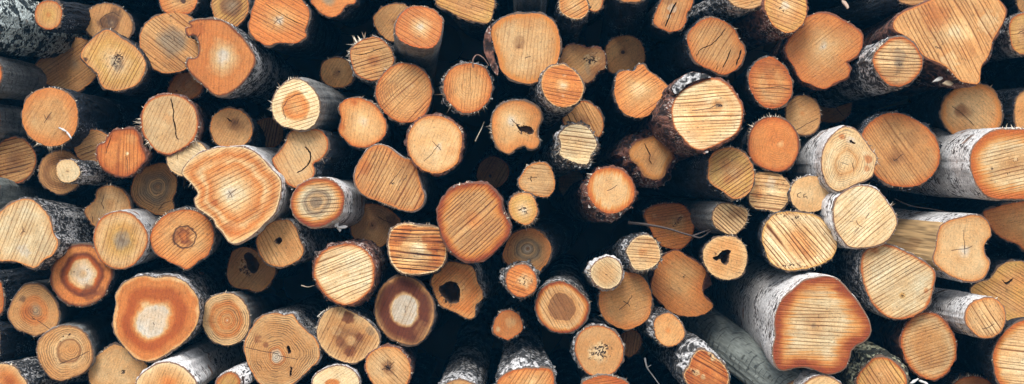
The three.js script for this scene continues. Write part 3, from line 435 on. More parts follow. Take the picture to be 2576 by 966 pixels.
L('2498,911 2501,877 2518,847 2541,824 2580,806 2640,815 2680,880 2670,960 2600,1000 2540,990 2508,955', .1, { c: 'P0 C.6 C.85 O1', h: [2590, 905], s: '-6,.26,9', rim: '10,D', bark: 'k' }, 'large cream striped sawn log cut by picture corner');
L('2010,1005 2025,965 2068,945 2110,962 2125,1005 2105,1045 2065,1058 2025,1045', .2, { c: 'C0 C1', bark: 'w', tilt: [-.02, .0] }, 'white birch trunk top just showing below the huge flared log');
L('2385,1000 2400,965 2440,948 2490,960 2500,1000 2480,1040 2430,1050 2395,1035', -0.12, { c: 'B0 O1', bark: 'k', rim: '3,D', fray: [[200, 300, 8]] }, 'dim brown log end below even-lined tan log');
L('1965,1010 1980,972 2018,952 2056,965 2072,1005 2056,1045 2018,1060 1980,1048', .1, { c: 'C0 C1', bark: 'G', tilt: [-.48, .36], len: 1.0 }, 'long slanting smooth grey-green trunk below the huge flared log');
// left edge, bark-only trunks running out of the picture
L('-145,45 -130,0 -85,-25 -40,-5 -22,45 -40,95 -85,118 -130,95', .1, { c: 'T0 T1', bark: 'L', tilt: [.3, .0], flakes: 60, bw: 6 }, 'thick trunk crusted with pale grey lichen beside small yellow log');
L('-97,185 -85,150 -45,135 -10,150 5,185 -8,222 -45,236 -85,222', .02, { c: 'T0 O1', bark: 'g', tilt: [.08, 0], rim: '3,D' }, 'smooth grey trunk with a sliver of sawn end beside brown lozenge log');
L('-90,305 -75,270 -40,262 -5,275 -2,305 -10,338 -40,350 -78,340', -.12, { c: 'T0 T1', bark: 'g', tilt: [.1, 0] }, 'dim grey trunk beside round tan star-checked log');
L('-90,490 -75,455 -40,445 -8,458 -4,490 -10,520 -40,535 -78,525', -.02, { c: 'T0 T1', bark: 'G', tilt: [.06, -.03] }, 'blue-grey weathered trunk between brown log and big pale log');
L('-90,750 -78,710 -40,692 -2,705 9,750 4,785 -35,808 -75,795', -.06, { c: 'O0 O1', bark: 'k', rim: '3,D', tilt: [.12, .02], fray: [[-30, 60, 8]] }, 'rough dark trunk with sliver of orange end under big pale log');
L('-100,868 -85,830 -45,815 -5,830 -3,868 -10,905 -45,922 -85,908', .0, { c: 'T0 T1', bark: 'k', tilt: [.12, .0], flakes: 20 }, 'grey flaky bark trunk below brown-eyed small log');
// left part, middle rows
L('-13,405 -3,369 13,352 37,345 63,354 80,372 90,395 85,422 70,445 50,459 27,460 7,450 -10,432', -0.18, { c: 'B0 T.6 T1', h: [35, 405], s: '14,.28,10', ck: ['15,428 45,420 78,410', '22,436 50,432 70,424'], rim: '3,D' }, 'brown sawn log with rough level splits beside blue-grey trunk');
L('97,439 102,409 120,389 147,379 177,384 200,409 207,439 197,465 173,484 147,488 120,475 103,459', -0.16, { c: 'T0 T.3 B.6 T1', h: [148, 437], s: '-70,.1,8', rg: .35, rim: '3,B' }, 'brown ringed sawn log behind little cream branch end');
L('142,425 147,410 163,402 183,404 197,419 202,435 190,452 170,459 150,452', .12, { c: 'C0 P.3 P1', s: '-70,.1,8', ck: ['166,430 171,431'], rim: '3,C', bark: 'l', bw: 2, tilt: [.15, -.02], fray: [[0, 120, 5]] }, 'little cream branch end in front of brown ringed log');
L('187,372 190,352 207,335 230,327 257,332 277,349 277,389 247,405 220,407 197,395', -.06, { c: 'T0 T.5 T1', h: [230, 365], s: '25,.2,9', ck: ['198,378 230,366', '205,390 240,376'], rim: '3,O' }, 'tan sawn log behind split orange log');
L('243,385 248,365 263,359 273,342 283,329 307,325 337,325 350,342 355,365 362,382 367,399 353,419 337,435 313,445 287,440 260,425 247,405', .06, { c: 'T0 O.2 O.7 D1', h: [318, 385], s: '86,.18,11', cr: ['283,334 277,352 270,372 266,388;1.6'], st: [[330, 350, 18, 'T', .5], [320, 386, 4, 'P', .9], [300, 425, 20, 'D', .5], [285, 345, 14, 'D', .5]], ck: ['320,395 320,440'], rim: '4,R', bark: 'r', bw: 4, bx: [[0, 25, 10]] }, 'bell-shaped split orange sawn log with vertical grain');
L('422,395 430,375 447,359 467,352 493,355 513,369 520,385 480,409 460,442 437,432 423,415', .04, { c: 'P0 P1', h: [470, 390], s: '-25,.15,9', cr: ['449,385 446,395 448,402;1.4'], rim: '3,C', bark: 'g', fray: [[180, 300, 5]] }, 'whitish cut log end wedged above large orange-banded log');
L('330,475 337,452 353,429 377,417 417,412 430,432 442,445 443,479 433,502 437,522 423,539 397,540 370,529 347,515 333,499', -.12, { c: 'T0 G.2 C.35 G.5 T.8 T1', h: [398, 470], s: '60,.08,8', rg: .4, ck: ['430,505 412,512 398,528'], rim: '3,O' }, 'grey-tan ringed sawn log with a lobed lower corner');
L('438,440 455,430 468,450 462,470 445,473', -0.3, { c: 'T0 T1', s: '60,.1,8', rim: '3,O' }, 'tiny brown log end between ringed log and large orange-banded log');
L('215,529 227,515 240,502 245,479 263,469 287,469 310,482 323,502 328,525 313,555 280,569 240,569 223,549', -.05, { c: 'T0 C.4 T1', h: [275, 515], s: '75,.1,8', ck: ['262,490 256,510 262,525', '232,545 236,560'], rim: '3,O', bark: 'g' }, 'plain tan sawn log with a side bump behind grey-hearted log');
L('-5,540 17,519 37,507 60,500 83,505 103,522 120,542 128,562 133,585 145,605 142,625 130,644 113,651 93,672 80,672 57,664 33,656 0,656 -20,640 -30,600 -20,560', .1, { c: 'C0 P.2 P.7 C1', h: [57, 585], s: '68,.2,9', ck: ['52,590 57,582 64,584', '57,582 56,570'], st: [[60, 630, 18, 'W', .6]], rim: '4,O', bark: 'l', bw: 5, tilt: [.14, -.05], flakes: 40 }, 'big pale whitish sawn log with grey scaly trunk');
L('237,605 240,579 253,552 277,537 303,532 330,539 353,559 368,585 370,609 360,635 347,653 333,667 307,676 280,672 257,657 243,632', .05, { c: 'K0 G.15 Y.4 C.8 T1', h: [308, 605], s: '75,.16,8', st: [[312, 600, 24, 'G', .6], [300, 620, 14, 'G', .5]], rim: '4,D', bark: 'w', bw: 3, tilt: [.07, .05] }, 'round yellow sawn log with smoky grey heart');
L('378,600 385,575 400,555 425,537 455,528 485,530 510,540 530,560 538,590 533,620 520,645 500,655 485,670 470,677 450,668 420,655 395,640 382,620', .03, { c: 'T0 T.6 O1', h: [465, 597], s: '40,.2,8', st: [[465, 597, 30, 'R', .75], [464, 596, 13, 'O', .7]], ring: [465, 597, 28], rim: '4,D', bark: 'l', bw: 4, fray: [[200, 300, 4]] }, 'tan sawn log with round reddish plug-like knot');
L('572,370 602,370 628,377 655,395 678,422 698,442 707,459 705,485 697,519 688,539 665,562 642,585 618,602 595,612 578,609 568,595 558,580 545,569 538,552 515,535 497,522 490,502 499,488 485,465 465,445 458,435 470,412 495,390 530,376', .12, { c: 'W0 P.2 C.35 O.62 C.72 O.85 C1', h: [580, 488], s: '28,.2,9', st: [[545, 415, 34, 'O', .5], [660, 520, 24, 'O', .4], [590, 580, 26, 'D', .45], [540, 510, 12, 'D', .6]], ck: ['572,497 582,486 595,476', '580,487 574,480', '582,488 583,497'], rim: '3,P', bark: 'w', bw: 4, tilt: [.02, .03], fray: [[120, 190, 10]] }, 'large sawn log with wide orange bands round white heart');
L('685,399 702,382 718,359 728,335 748,325 775,324 802,327 818,339 825,359 820,385 805,402 788,412 792,432 782,452 762,465 745,472 722,462 705,439 692,419', .06, { c: 'C0 C.6 T1', h: [750, 390], s: '-62,.14,9', cr: ['767,368 775,377 781,385 782,400 774,416 760,428 746,435;3.4'], rim: '4,D', bark: 'k', bw: 4, tilt: [.1, .03], fray: [[0, 30, 10]], flakes: 34 }, 'lobed cream sawn log with hooked black crack');
L('733,512 738,489 755,465 782,452 808,450 835,455 855,472 865,495 863,519 855,539 835,555 812,567 782,570 755,555 738,535', .12, { c: 'G0 G.2 C.3 G.45 P.62 C.8 O1', h: [795, 510], s: '6,.24,9', rg: .2, rim: '10,E', bark: 'w', bw: 4, tilt: [.12, -.02] }, 'oval sawn log with dark red rim and greyish ringed heart');
L('645,609 652,589 665,575 685,559 708,554 728,555 745,575 755,605 763,622 762,640 748,655 715,670 695,669 672,662 655,640', .03, { c: 'K0 T.12 T.7 T1', h: [700, 605], s: '-62,.2,9', hole: ['692,604 698,598 706,598 710,604 706,612 699,613;.04'], rot: [[700, 605, 12, 11, 0]], rim: '3,O', bark: 'l', bw: 5, tilt: [.08, 0], fray: [[30, 90, 4]] }, 'tan sawn log with small star-shaped pith hole');
L('893,455 898,420 912,395 930,373 952,365 975,370 995,385 1015,398 1030,402 1045,415 1052,440 1060,470 1067,495 1058,520 1040,530 1010,527 980,515 950,505 925,495 905,480', .03, { c: 'C0 T.3 T.8 O1', h: [1000, 462], s: '62,.26,9', st: [[915, 420, 20, 'D', .45], [930, 470, 18, 'O', .4]], rot: [[988, 462, 4, 4, 0]], ck: ['980,465 1010,425', '1000,480 1025,440'], rim: '4,O', bark: 'w', bw: 4, fray: [[250, 320, 6], [60, 120, 5]] }, 'kite-shaped tan sawn log with slanting saw splits');
L('882,572 883,549 895,529 918,515 945,514 975,525 998,542 1008,559 988,575 978,602 962,619 938,625 912,619 888,595', -0.2, { c: 'K0 B.06 T.3 T1', h: [937, 567], s: '60,.1,8', st: [[985, 555, 16, 'K', .4]], ck: ['950,545 965,553 985,560', '934,560 938,570'], rg: .2, rim: '3,O' }, 'brown pear-shaped sawn log behind red-striped log');
L('575,664 572,694 578,711 595,724 622,727 648,734 665,727 685,701 692,677 662,651 640,630 615,622 588,632', -0.2, { c: 'B0 T.4 T1', h: [630, 670], s: '50,.14,8', hole: ['615,640 625,633 638,644 652,667 643,687 627,682 620,664;.08'], rot: [[622, 672, 22, 26, 40]], rim: '3,O' }, 'brown sawn log with ragged black hollow under star-pith log');
// centre
L('1025,365 1027,340 1040,315 1060,298 1090,292 1120,297 1145,312 1158,329 1162,355 1158,382 1150,409 1130,425 1107,435 1080,434 1057,422 1040,405 1030,389', .07, { c: 'C0 C.5 C.8 T1', h: [1102, 368], s: '68,.09,9', cr: ['1085,388 1095,375 1105,362;1.3'], ck: ['1088,356 1110,378', '1067,405 1085,388'], st: [[1103, 370, 16, 'W', .5], [1135, 380, 20, 'O', .3]], rim: '6,O', bark: 'r', bw: 6, fray: [[-40, 30, 5]] }, 'smooth cream round sawn log with fine star checks');
L('1200,439 1207,415 1223,399 1243,394 1267,405 1280,425 1278,445 1263,465 1247,472 1227,465 1203,455', -0.5, { c: 'B0 T.2 T1', h: [1233, 443], s: '60,.2,8', hole: ['1229,441 1233,438 1236,443 1233,448;.02'], rim: '3,O' }, 'dark brown recessed log end with pith hole above big red-rimmed log');
L('1305,455 1313,439 1327,419 1350,409 1373,410 1387,425 1395,452 1395,472 1380,494 1357,494 1330,485 1310,472', .02, { c: 'C0 C.7 T1', h: [1345, 448], s: '-4,.2,9', cr: ['1336,442 1335,450 1338,458;2'], ck: ['1328,449 1350,446'], rim: '4,O', bark: 'l', bw: 2, fray: [[140, 200, 7]] }, 'cream rounded-triangle sawn log with short vertical check');
L('1280,525 1282,505 1297,490 1317,485 1337,490 1348,509 1352,532 1343,552 1327,565 1303,559 1287,545', .03, { c: 'W0 C.3 Y.8 T1', h: [1317, 530], s: '20,.12,8', rot: [[1316, 530, 14, 11, 0]], rim: '3,O', bark: 'k', fray: [[20, 90, 13]] }, 'small yellow sawn log with splintered lower edge beside red-rimmed log');
L('1102,529 1113,502 1133,479 1163,465 1197,462 1227,465 1243,482 1260,502 1263,529 1273,549 1283,572 1277,595 1263,612 1245,632 1220,650 1195,658 1170,655 1145,640 1127,620 1112,590 1103,560', .1, { c: 'O0 T.3 T.8 O1', h: [1190, 555], s: '42,.28,9', st: [[1195, 555, 26, 'O', .4]], rim: '13,E', bark: 'r', bw: 5 }, 'big round sawn log with reddish-brown rim and diagonal saw lines');
L('1410,389 1412,362 1407,342 1423,322 1450,313 1473,319 1493,342 1500,365 1487,389 1477,412 1453,410 1430,402', .07, { c: 'C0 P.5 P1', s: '-8,.28,9', rim: '3,P', bark: 'l', bw: 7, tilt: [-.06, -.05], fray: [[-30, 80, 11], [80, 200, 9]], flakes: 120, bx: [[150, 60, 8]] }, 'pale yellow sawn log with shaggy splintered fringe');
L('1478,475 1483,452 1497,432 1517,424 1546,423 1569,432 1589,455 1596,479 1593,502 1579,519 1559,532 1540,537 1515,532 1495,515 1482,495', .09, { c: 'C0 C.6 C.8 O1', h: [1540, 474], s: '80,.08,9', ck: ['1528,480 1540,474 1552,466'], rim: '10,D', bark: 'r', bw: 5, bx: [[105, 70, 16], [170, 40, 10]], tilt: [-.03, -.05], fray: [[40, 150, 8], [140, 200, 9], [208, 222, 11], [303, 316, 11]], flakes: 130 }, 'round cream sawn log with orange rim and ragged reddish bark beard');
L('978,599 988,575 1008,564 1030,563 1057,568 1090,569 1110,579 1120,599 1122,640 1118,659 1097,681 1063,689 1030,690 1005,682 985,660 978,630', .06, { c: 'P0 C.3 T.6 O1', h: [1050, 630], s: '-4,.46,10', st: [[1088, 612, 26, 'D', .65], [1095, 650, 22, 'D', .6], [1000, 605, 20, 'D', .5], [1020, 580, 20, 'D', .5], [1050, 632, 22, 'P', .5]], ck: ['1050,635 1052,642'], rim: '4,P', bark: 'g', fray: [[200, 330, 5]] }, 'blocky sawn log with bold red and cream horizontal stripes');
L('1265,644 1273,615 1287,592 1310,579 1337,575 1360,585 1377,602 1387,625 1383,644 1373,664 1350,686 1313,684 1277,664', -.1, { c: 'B0 W.12 G.24 C.3 G.45 T.6 O1', h: [1328, 625], s: '40,.08,8', rg: .3, ck: ['1365,590 1372,598'], rim: '3,O', bark: 'k', tilt: [.12, .02] }, 'orange sawn log with grey ringed heart behind rough stubby log');
L('1405,470 1410,440 1440,425 1465,440 1465,480 1440,500 1415,490', -1.0, { c: 'T0 T1', s: '0,.1,8', rim: '3,O' }, 'barely visible dark log end behind cream rounded-triangle log');
L('1583,382 1596,362 1613,352 1656,342 1669,362 1686,379 1693,395 1679,419 1669,445 1646,452 1619,442 1606,419 1586,399', -0.1, { c: 'B0 T.5 T1', h: [1640, 400], s: '60,.1,8', cr: ['1618,354 1628,375 1636,390 1633,402 1640,415;2.4'], st: [[1655, 390, 25, 'T', .5]], rim: '8,B', bark: 'r', bw: 18, tilt: [-.1, -.03], flakes: 70 }, 'dull brown sawn log with thick reddish bark under peeling pale log');
L('1781,445 1783,419 1786,395 1803,379 1829,372 1856,375 1876,389 1889,409 1896,429 1896,455 1886,482 1866,497 1843,499 1823,485 1803,472 1786,459', .09, { c: 'C0 T.3 Y.8 T1', h: [1845, 435], s: '34,.26,9', st: [[1830, 450, 16, 'O', .5], [1822, 410, 16, 'O', .4]], cr: ['1786,432 1806,428 1825,415 1850,398 1868,390;1.1'], rim: '4,O', bark: 'k', bw: 4, tilt: [-.1, -.0], flakes: 34, fray: [[60, 100, 8]] }, 'yellow sawn log with diagonal grain and dark shaggy trunk');
L('1886,482 1893,462 1899,439 1913,434 1946,434 1966,442 1983,459 1989,479 1983,502 1969,522 1953,534 1926,527 1899,524 1886,509', .03, { c: 'P0 C.5 C1', h: [1945, 475], s: '-8,.3,10', st: [[1900, 485, 18, 'O', .5], [1940, 455, 16, 'W', .5]], rim: '3,C', bark: 'k', fray: [[60, 120, 6]] }, 'squarish cream log end deeply grooved by the saw');
L('1988,490 1993,468 2010,450 2035,443 2065,448 2082,465 2090,488 2083,510 2065,527 2040,533 2010,528 1995,513', .06, { c: 'C0 C.5 C1', h: [2020, 492], s: '78,.07,9', ck: ['2013,484 2006,489 2006,495 2012,497', '2028,487 2022,490 2023,496 2028,494 2030,499'], rim: '3,C', bark: 'l', fray: [[200, 240, 10]] }, 'smooth cream round log end beside squarish saw-grooved log');
L('1621,539 1629,525 1653,515 1686,512 1716,515 1733,532 1746,555 1744,582 1733,609 1713,625 1686,625 1656,612 1636,575', -0.3, { c: 'B0 T.2 O.6 O1', h: [1705, 555], s: '10,.2,8', rot: [[1708, 545, 12, 9, 20], [1698, 565, 10, 5, 30]], st: [[1645, 545, 8, 'C', .4]], rim: '3,D' }, 'reddish-brown sawn log crossed by a twig');
L('1793,549 1796,532 1809,515 1829,512 1853,519 1879,529 1879,552 1866,575 1846,589 1823,585 1799,569', .02, { c: 'C0 C.5 C1', s: '-42,.36,8', st: [[1850, 535, 20, 'B', .5]], rim: '3,C', bark: 'g', tilt: [-.1, 0], fray: [[-60, 30, 6]] }, 'small torn cream log end with diagonal saw grooves');
L('1769,635 1779,615 1799,599 1823,594 1849,597 1869,612 1879,635 1879,654 1874,674 1863,694 1839,703 1813,701 1789,687 1773,664', .03, { c: 'B0 T.3 T.7 C1', h: [1822, 645], s: '-18,.16,8', hole: ['1793,648 1804,644 1813,634 1826,629 1838,630 1835,645 1832,662 1822,667 1815,660 1812,652 1800,656;.09'], rot: [[1812, 640, 20, 12, 25]], rim: '4,C', bark: 'k', bw: 3 }, 'tan sawn log with jagged black heart hole');
L('1919,582 1929,559 1949,539 1976,533 2012,535 2045,540 2065,550 2085,570 2103,595 2105,620 2095,645 2075,660 2050,670 2015,677 1980,680 1955,672 1935,655 1925,630 1917,605', .08, { c: 'C0 C.4 P.8 C1', h: [2012, 605], s: '-50,.34,9', st: [[2010, 610, 36, 'O', .45], [2040, 640, 20, 'O', .35], [1960, 640, 20, 'P', .5]], rot: [[2000, 668, 45, 7, 0], [1985, 545, 40, 6, -10]], rim: '4,Y', bark: 'k', fray: [[40, 120, 7]] }, 'large rough-sawn cream log with fuzzy torn orange grain');
L('1576,632 1589,609 1606,595 1626,592 1646,602 1656,619 1661,644 1659,654 1643,671 1619,679 1596,676 1583,651', .08, { c: 'T0 C.4 C1', s: '-4,.26,9', st: [[1615, 632, 16, 'O', .5]], rim: '3,P', bark: 'l', bw: 6, bx: [[215, 50, 12]], tilt: [-.04, -.06], fray: [[-30, 130, 9]], flakes: 30 }, 'small cream log end with splintered edge and grey bark hood');
L('1638,721 1646,687 1659,657 1673,641 1703,631 1726,644 1753,661 1776,681 1769,707 1766,731 1776,751 1793,767 1786,781 1759,794 1733,796 1703,791 1679,781 1669,767 1659,757 1646,744', -0.16, { c: 'T0 T.4 O.9 O1', h: [1723, 695], s: '-36,.14,8', rot: [[1722, 695, 5, 5, 0]], rim: '5,O', bark: 'r', bw: 3, bx: [[-5, 28, 26]], fray: [[30, 100, 4]] }, 'large brown sawn log with scooped bark notch in one side');
L('1507,760 1510,735 1520,710 1540,693 1575,685 1605,690 1625,708 1638,740 1638,775 1630,800 1605,820 1575,828 1545,820 1520,800 1510,780', -.02, { c: 'B0 T.1 T.7 O1', h: [1580, 762], s: '20,.1,9', ck: ['1578,764 1590,744', '1578,764 1558,780', '1578,764 1584,772', '1578,764 1568,758'], rim: '5,O' }, 'tan sawn log with three-armed star check');
L('1646,821 1649,804 1666,791 1686,789 1706,804 1719,824 1721,844 1709,861 1689,871 1669,867 1653,851', .03, { c: 'O0 T.3 T1', h: [1680, 832], s: '60,.08,8', rim: '3,O', bark: 'l', bw: 4, bx: [[180, 60, 12]], tilt: [-.05, 0] }, 'small round tan log end with grey bark on one side');
L('1559,847 1573,837 1593,831 1609,841 1613,861 1603,884 1583,897 1566,884', -0.24, { c: 'T0 T1', s: '80,.3,7', rim: '3,O' }, 'little brown log end tucked beside speckled-heart log');
L('1721,944 1733,921 1743,897 1759,881 1779,884 1806,904 1826,927 1833,954 1823,977 1779,987 1739,974', .1, { c: 'D0 O.5 D1', h: [1780, 935], s: '-30,.3,9', rot: [[1750, 935, 22, 5, -30], [1795, 900, 16, 5, -40]], st: [[1752, 938, 9, 'P', .7], [1768, 948, 8, 'P', .7], [1795, 900, 9, 'P', .8], [1785, 890, 6, 'P', .7]], rim: '3,C', bark: 'l', bw: 9, bx: [[230, 70, 16]], tilt: [-.08, .05], flakes: 20 }, 'bright orange sawn log with white torn streaks and speckled bark');
L('1447,880 1452,850 1468,830 1490,820 1520,822 1545,835 1563,860 1568,885 1562,912 1545,935 1515,947 1485,943 1462,920', .06, { c: 'W0 C.25 T.5 T1', h: [1505, 885], s: '70,.08,8', rot: [[1508, 885, 30, 26, 20]], st: [[1508, 885, 26, 'P', .4]], rim: '4,D', bark: 'l', bw: 5, bx: [[180, 50, 8]] }, 'tan sawn log with speckled crumbly white heart');
L('1465,966 1485,953 1520,945 1550,950 1580,966 1570,1000 1480,1000', .1, { c: 'O0 D1', h: [1522, 985], s: '10,.2,9', rim: '4,D', bark: 'g', bw: 4 }, 'sliver of orange log end beneath speckled-heart log');
L('1085,707 1093,691 1107,684 1117,664 1140,659 1163,664 1187,671 1197,691 1202,711 1213,734 1212,754 1197,767 1193,797 1177,801 1157,791 1137,781 1113,771 1100,754 1090,727', -.03, { c: 'B0 T.3 O.8 T1', h: [1135, 735], s: '45,.18,8', hole: ['1104,727 1117,713 1140,708 1154,721 1158,741 1153,760 1134,763 1120,751 1108,738;.14'], rot: [[1135, 735, 32, 32, 0]], rim: '3,O', bark: 'l', tilt: [.1, .02], fray: [[30, 120, 4]], flakes: 30 }, 'orange sawn log with large rotted-out dark hollow');
L('1273,707 1280,681 1300,667 1323,667 1340,681 1350,704 1347,727 1327,744 1307,747 1283,731', .09, { c: 'C0 O.5 O1', s: '-22,.2,9', rot: [[1318, 708, 26, 14, -15]], st: [[1320, 705, 20, 'P', .5]], cr: ['1282,718 1305,726 1325,733;1.2'], rim: '3,D', bark: 'l', bw: 6, bx: [[190, 50, 10]], tilt: [0, 0], flakes: 60, fray: [[60, 120, 6]] }, 'small rough orange log end with stubby flaking bark');
L('1348,771 1353,744 1367,724 1390,711 1417,709 1443,722 1467,744 1480,764 1477,794 1463,817 1440,834 1413,837 1387,831 1363,811 1352,791', .05, { c: 'B0 B.52 T.54 C.8 O1', h: [1413, 772], s: '-60,.2,8', st: [[1370, 745, 14, 'O', .3]], rim: '7,E', bark: 'l', bw: 4, tilt: [.04, .0] }, 'round sawn log with brown disc heart and dark red rim');
L('1487,690 1490,672 1508,655 1530,648 1550,655 1562,672 1563,695 1555,713 1535,725 1510,722 1495,708', .12, { c: 'C0 C.5 P1', h: [1527, 692], s: '-40,.16,8', ck: ['1524,690 1528,692'], rim: '3,P', bark: 'w', bw: 6, bx: [[200, 60, 7]], fray: [[150, 220, 12]], tilt: [.02, -.05] }, 'small cream log end with white bark and stringy torn fibres');
L('1241,824 1247,801 1263,784 1283,781 1303,791 1313,811 1313,831 1297,844 1277,854 1257,847 1243,837', .0, { c: 'T0 O.4 O1', h: [1290, 810], s: '80,.1,8', st: [[1253, 828, 7, 'P', .7], [1285, 808, 14, 'C', .4]], rim: '4,D', bark: 'k', bw: 4, tilt: [.03, -.06], fray: [[60, 180, 4]], flakes: 16 }, 'small bright orange log end alone in dark gap');
L('1250,966 1263,947 1287,934 1317,927 1350,927 1383,929 1392,944 1393,966 1380,991 1280,994', .1, { c: 'C0 T.4 O1', h: [1340, 962], s: '58,.2,10', rim: '6,D', bark: 'l', bw: 6, bx: [[260, 60, 16]], tilt: [-.02, .1], flakes: 26 }, 'orange-rimmed log end with grey trunk rising into dark gap');
L('1098,1010 1110,975 1155,955 1200,975 1212,1010 1200,1045 1155,1060 1110,1045', .1, { c: 'T0 T1', bark: 'l', tilt: [.02, .07], flakes: 20 }, 'blurred grey trunk top rising below hollow orange log');
L('943,780 947,750 960,722 985,702 1015,694 1045,703 1070,725 1088,755 1092,790 1085,820 1068,850 1045,866 1020,865 990,855 965,835 948,808', .01, { c: 'W0 W.42 C.47 R.56 R.8 B.93 T1', h: [1017, 777], s: '66,.16,9', st: [[1060, 830, 22, 'T', .4]], ck: ['1022,770 1018,785'], rim: '3,B' }, 'sawn log with cream oval heart inside broad dark brown ring');
L('790,690 793,665 805,640 830,622 860,615 895,617 920,630 938,655 942,685 938,715 922,740 900,757 870,767 845,760 820,742 800,715', .09, { c: 'C0 P.2 P.8 C1', h: [868, 690], s: '22,.26,9', rim: '6,D', bark: 'r', bw: 7, tilt: [.04, .0], flakes: 40 }, 'big whitish round sawn log ringed with thick reddish bark');
L('510,800 515,770 530,750 555,740 585,740 608,755 623,780 628,810 620,840 600,860 570,868 540,860 520,840 512,820', .02, { c: 'W0 O.1 T.2 O.35 T.45 O.65 C.8 C1', h: [572, 806], s: '-10,.08,8', rg: .5, rim: '3,C', bark: 'g' }, 'round sawn log with clear concentric rings and cream rim');
L('615,877 618,854 632,827 648,804 668,792 695,789 715,794 735,791 752,814 772,834 792,851 803,877 802,904 782,924 762,944 735,966 702,974 655,966 638,941 622,911', .06, { c: 'W0 W.12 O.24 T.3 T.8 C1', h: [695, 898], s: '-10,.06,9', rg: .5, st: [[645, 855, 14, 'R', .5], [668, 868, 8, 'R', .5]], hole: ['721,872 725,869 730,875 731,888 726,889 722,880;.03', '731,922 735,923 734,935 732,948 729,945 730,932;.02'], ck: ['617,874 660,884 700,890', '700,895 750,905'], rim: '3,O', bark: 'l', tilt: [-.02, -.03] }, 'large sawn log with growth rings and two slit holes');
L('798,841 802,817 812,794 832,777 855,772 878,781 898,791 918,804 935,820 953,845 948,877 922,897 898,911 875,912 848,904 822,887 805,864', .05, { c: 'T0 B.3 T.6 C1', h: [880, 855], s: '62,.2,9', st: [[875, 800, 18, 'R', .75], [880, 885, 14, 'R', .65], [845, 830, 13, 'C', .6], [884, 855, 13, 'C', .7], [905, 845, 14, 'R', .55], [855, 860, 12, 'R', .4], [930, 830, 14, 'G', .6]], rim: '4,C', bark: 'l', fray: [[190, 240, 10]] }, 'round sawn log blotched with dark brown stains');
L('920,920 925,898 945,880 972,872 1000,877 1020,895 1032,920 1030,950 1015,975 980,985 945,970 927,945', .06, { c: 'K0 B.12 C.4 T1', h: [977, 925], s: '-44,.16,9', rot: [[977, 924, 16, 12, 0]], cr: ['970,922 978,928 984,924;3.4'], ck: ['977,925 1000,950', '960,930 977,924 992,912', '977,924 975,905'], rim: '5,O', bark: 'r', bw: 4 }, 'cream sawn log with black spidery star heart');
L('787,966 792,947 815,931 845,921 872,924 895,941 903,966 880,995 810,995', .08, { c: 'O0 O.3 P.4 P1', h: [832, 968], s: '35,.12,8', rim: '3,P', bark: 'w', bw: 4 }, 'whitish log end with orange heart beneath brown-blotched log');
L('545,961 565,941 582,937 598,947 603,966 582,977 552,977', .1, { c: 'T0 Y.5 O1', s: '60,.15,8', rim: '3,D', bark: 'w', bw: 5, bx: [[-20, 60, 22]], tilt: [.1, .04] }, 'small yellow log end sheathed in white birch bark');
L('128,701 133,671 147,649 160,632 180,619 207,615 237,620 262,645 280,668 283,690 275,715 260,745 235,762 205,770 175,765 150,748 133,725', .02, { c: 'C0 W.2 C.44 D.52 R.66 O.75 O.9 B1', h: [211, 688], s: '80,.08,8', st: [[200, 685, 20, 'G', .3], [225, 740, 24, 'R', .6], [255, 735, 14, 'R', .5]], rot: [[221, 672, 5, 6, 0], [187, 684, 4, 3, 0]], rim: '5,R', fray: [[30, 140, 4]], bark: 'k' }, 'sawn log with pale oval eye in dark reddish-brown ring');
L('22,794 28,767 47,734 67,716 97,716 120,734 140,761 147,784 145,811 133,831 110,837 90,844 67,837 40,824', .0, { c: 'C0 G.12 O.35 O.5 T.65 T1', h: [90, 780], s: '20,.06,8', st: [[55, 752, 10, 'K', .4], [75, 780, 14, 'D', .4]], rg: .3, cr: ['78,796 84,801 90,804;1.6'], ck: ['95,805 125,828'], rim: '3,B', bark: 'g' }, 'small tan sawn log with orange eye-like heart');
L('95,874 103,851 123,834 150,822 177,821 203,831 220,851 230,877 230,907 217,931 187,947 150,957 127,947 107,921 97,897', .04, { c: 'T0 T.35 B.42 C.5 T.8 T1', h: [180, 878], s: '30,.08,9', rg: .4, rot: [[165, 848, 18, 5, 35], [140, 905, 8, 5, 0]], ck: ['150,915 190,900 222,885'], rim: '3,B', bark: 'g' }, 'dusty tan sawn log with faint stained oval ring');
L('283,807 290,771 290,741 307,717 333,701 363,694 393,699 427,696 457,704 480,724 497,747 502,777 498,811 480,841 457,864 427,884 400,901 370,909 347,904 323,884 300,857 287,834', .09, { c: 'W0 W.36 C.42 O.48 D.56 D.7 O.83 O.93 C1', h: [381, 814], s: '80,.08,10', ck: ['384,812 388,818'], rim: '3,T', bark: 'l' }, 'huge sawn log with white heart in broad orange-brown ring');
L('223,934 230,911 243,897 263,881 287,867 310,874 333,891 370,921 355,945 340,966 300,977 230,966', .0, { c: 'G0 C.1 C.7 T1', h: [310, 936], s: '70,.07,9', rot: [[310, 936, 5, 5, 0]], ck: ['305,940 314,932'], rim: '4,T', bark: 'k', fray: [[190, 250, 5]] }, 'plain smooth tan sawn log under huge white-hearted log');
L('343,966 353,947 377,927 400,916 430,914 457,924 477,941 493,966 470,990 360,990', .12, { c: 'D0 O.3 T.5 C.8 P1', h: [425, 970], s: '70,.12,8', rim: '3,P', bark: 'w', bw: 6, bx: [[-50, 60, 10]], tilt: [.08, .05] }, 'cream log end with brown heart and frosty white trunk top');
L('-10,921 20,917 40,927 53,944 67,966 40,985 -15,985', .08, { c: 'D0 O.5 C1', h: [25, 960], s: '50,.1,8', rim: '3,C', bark: 'l', bw: 4, tilt: [.2, -.02], flakes: 20 }, 'torn orange log end with lichen-spotted trunk below dusty tan log');
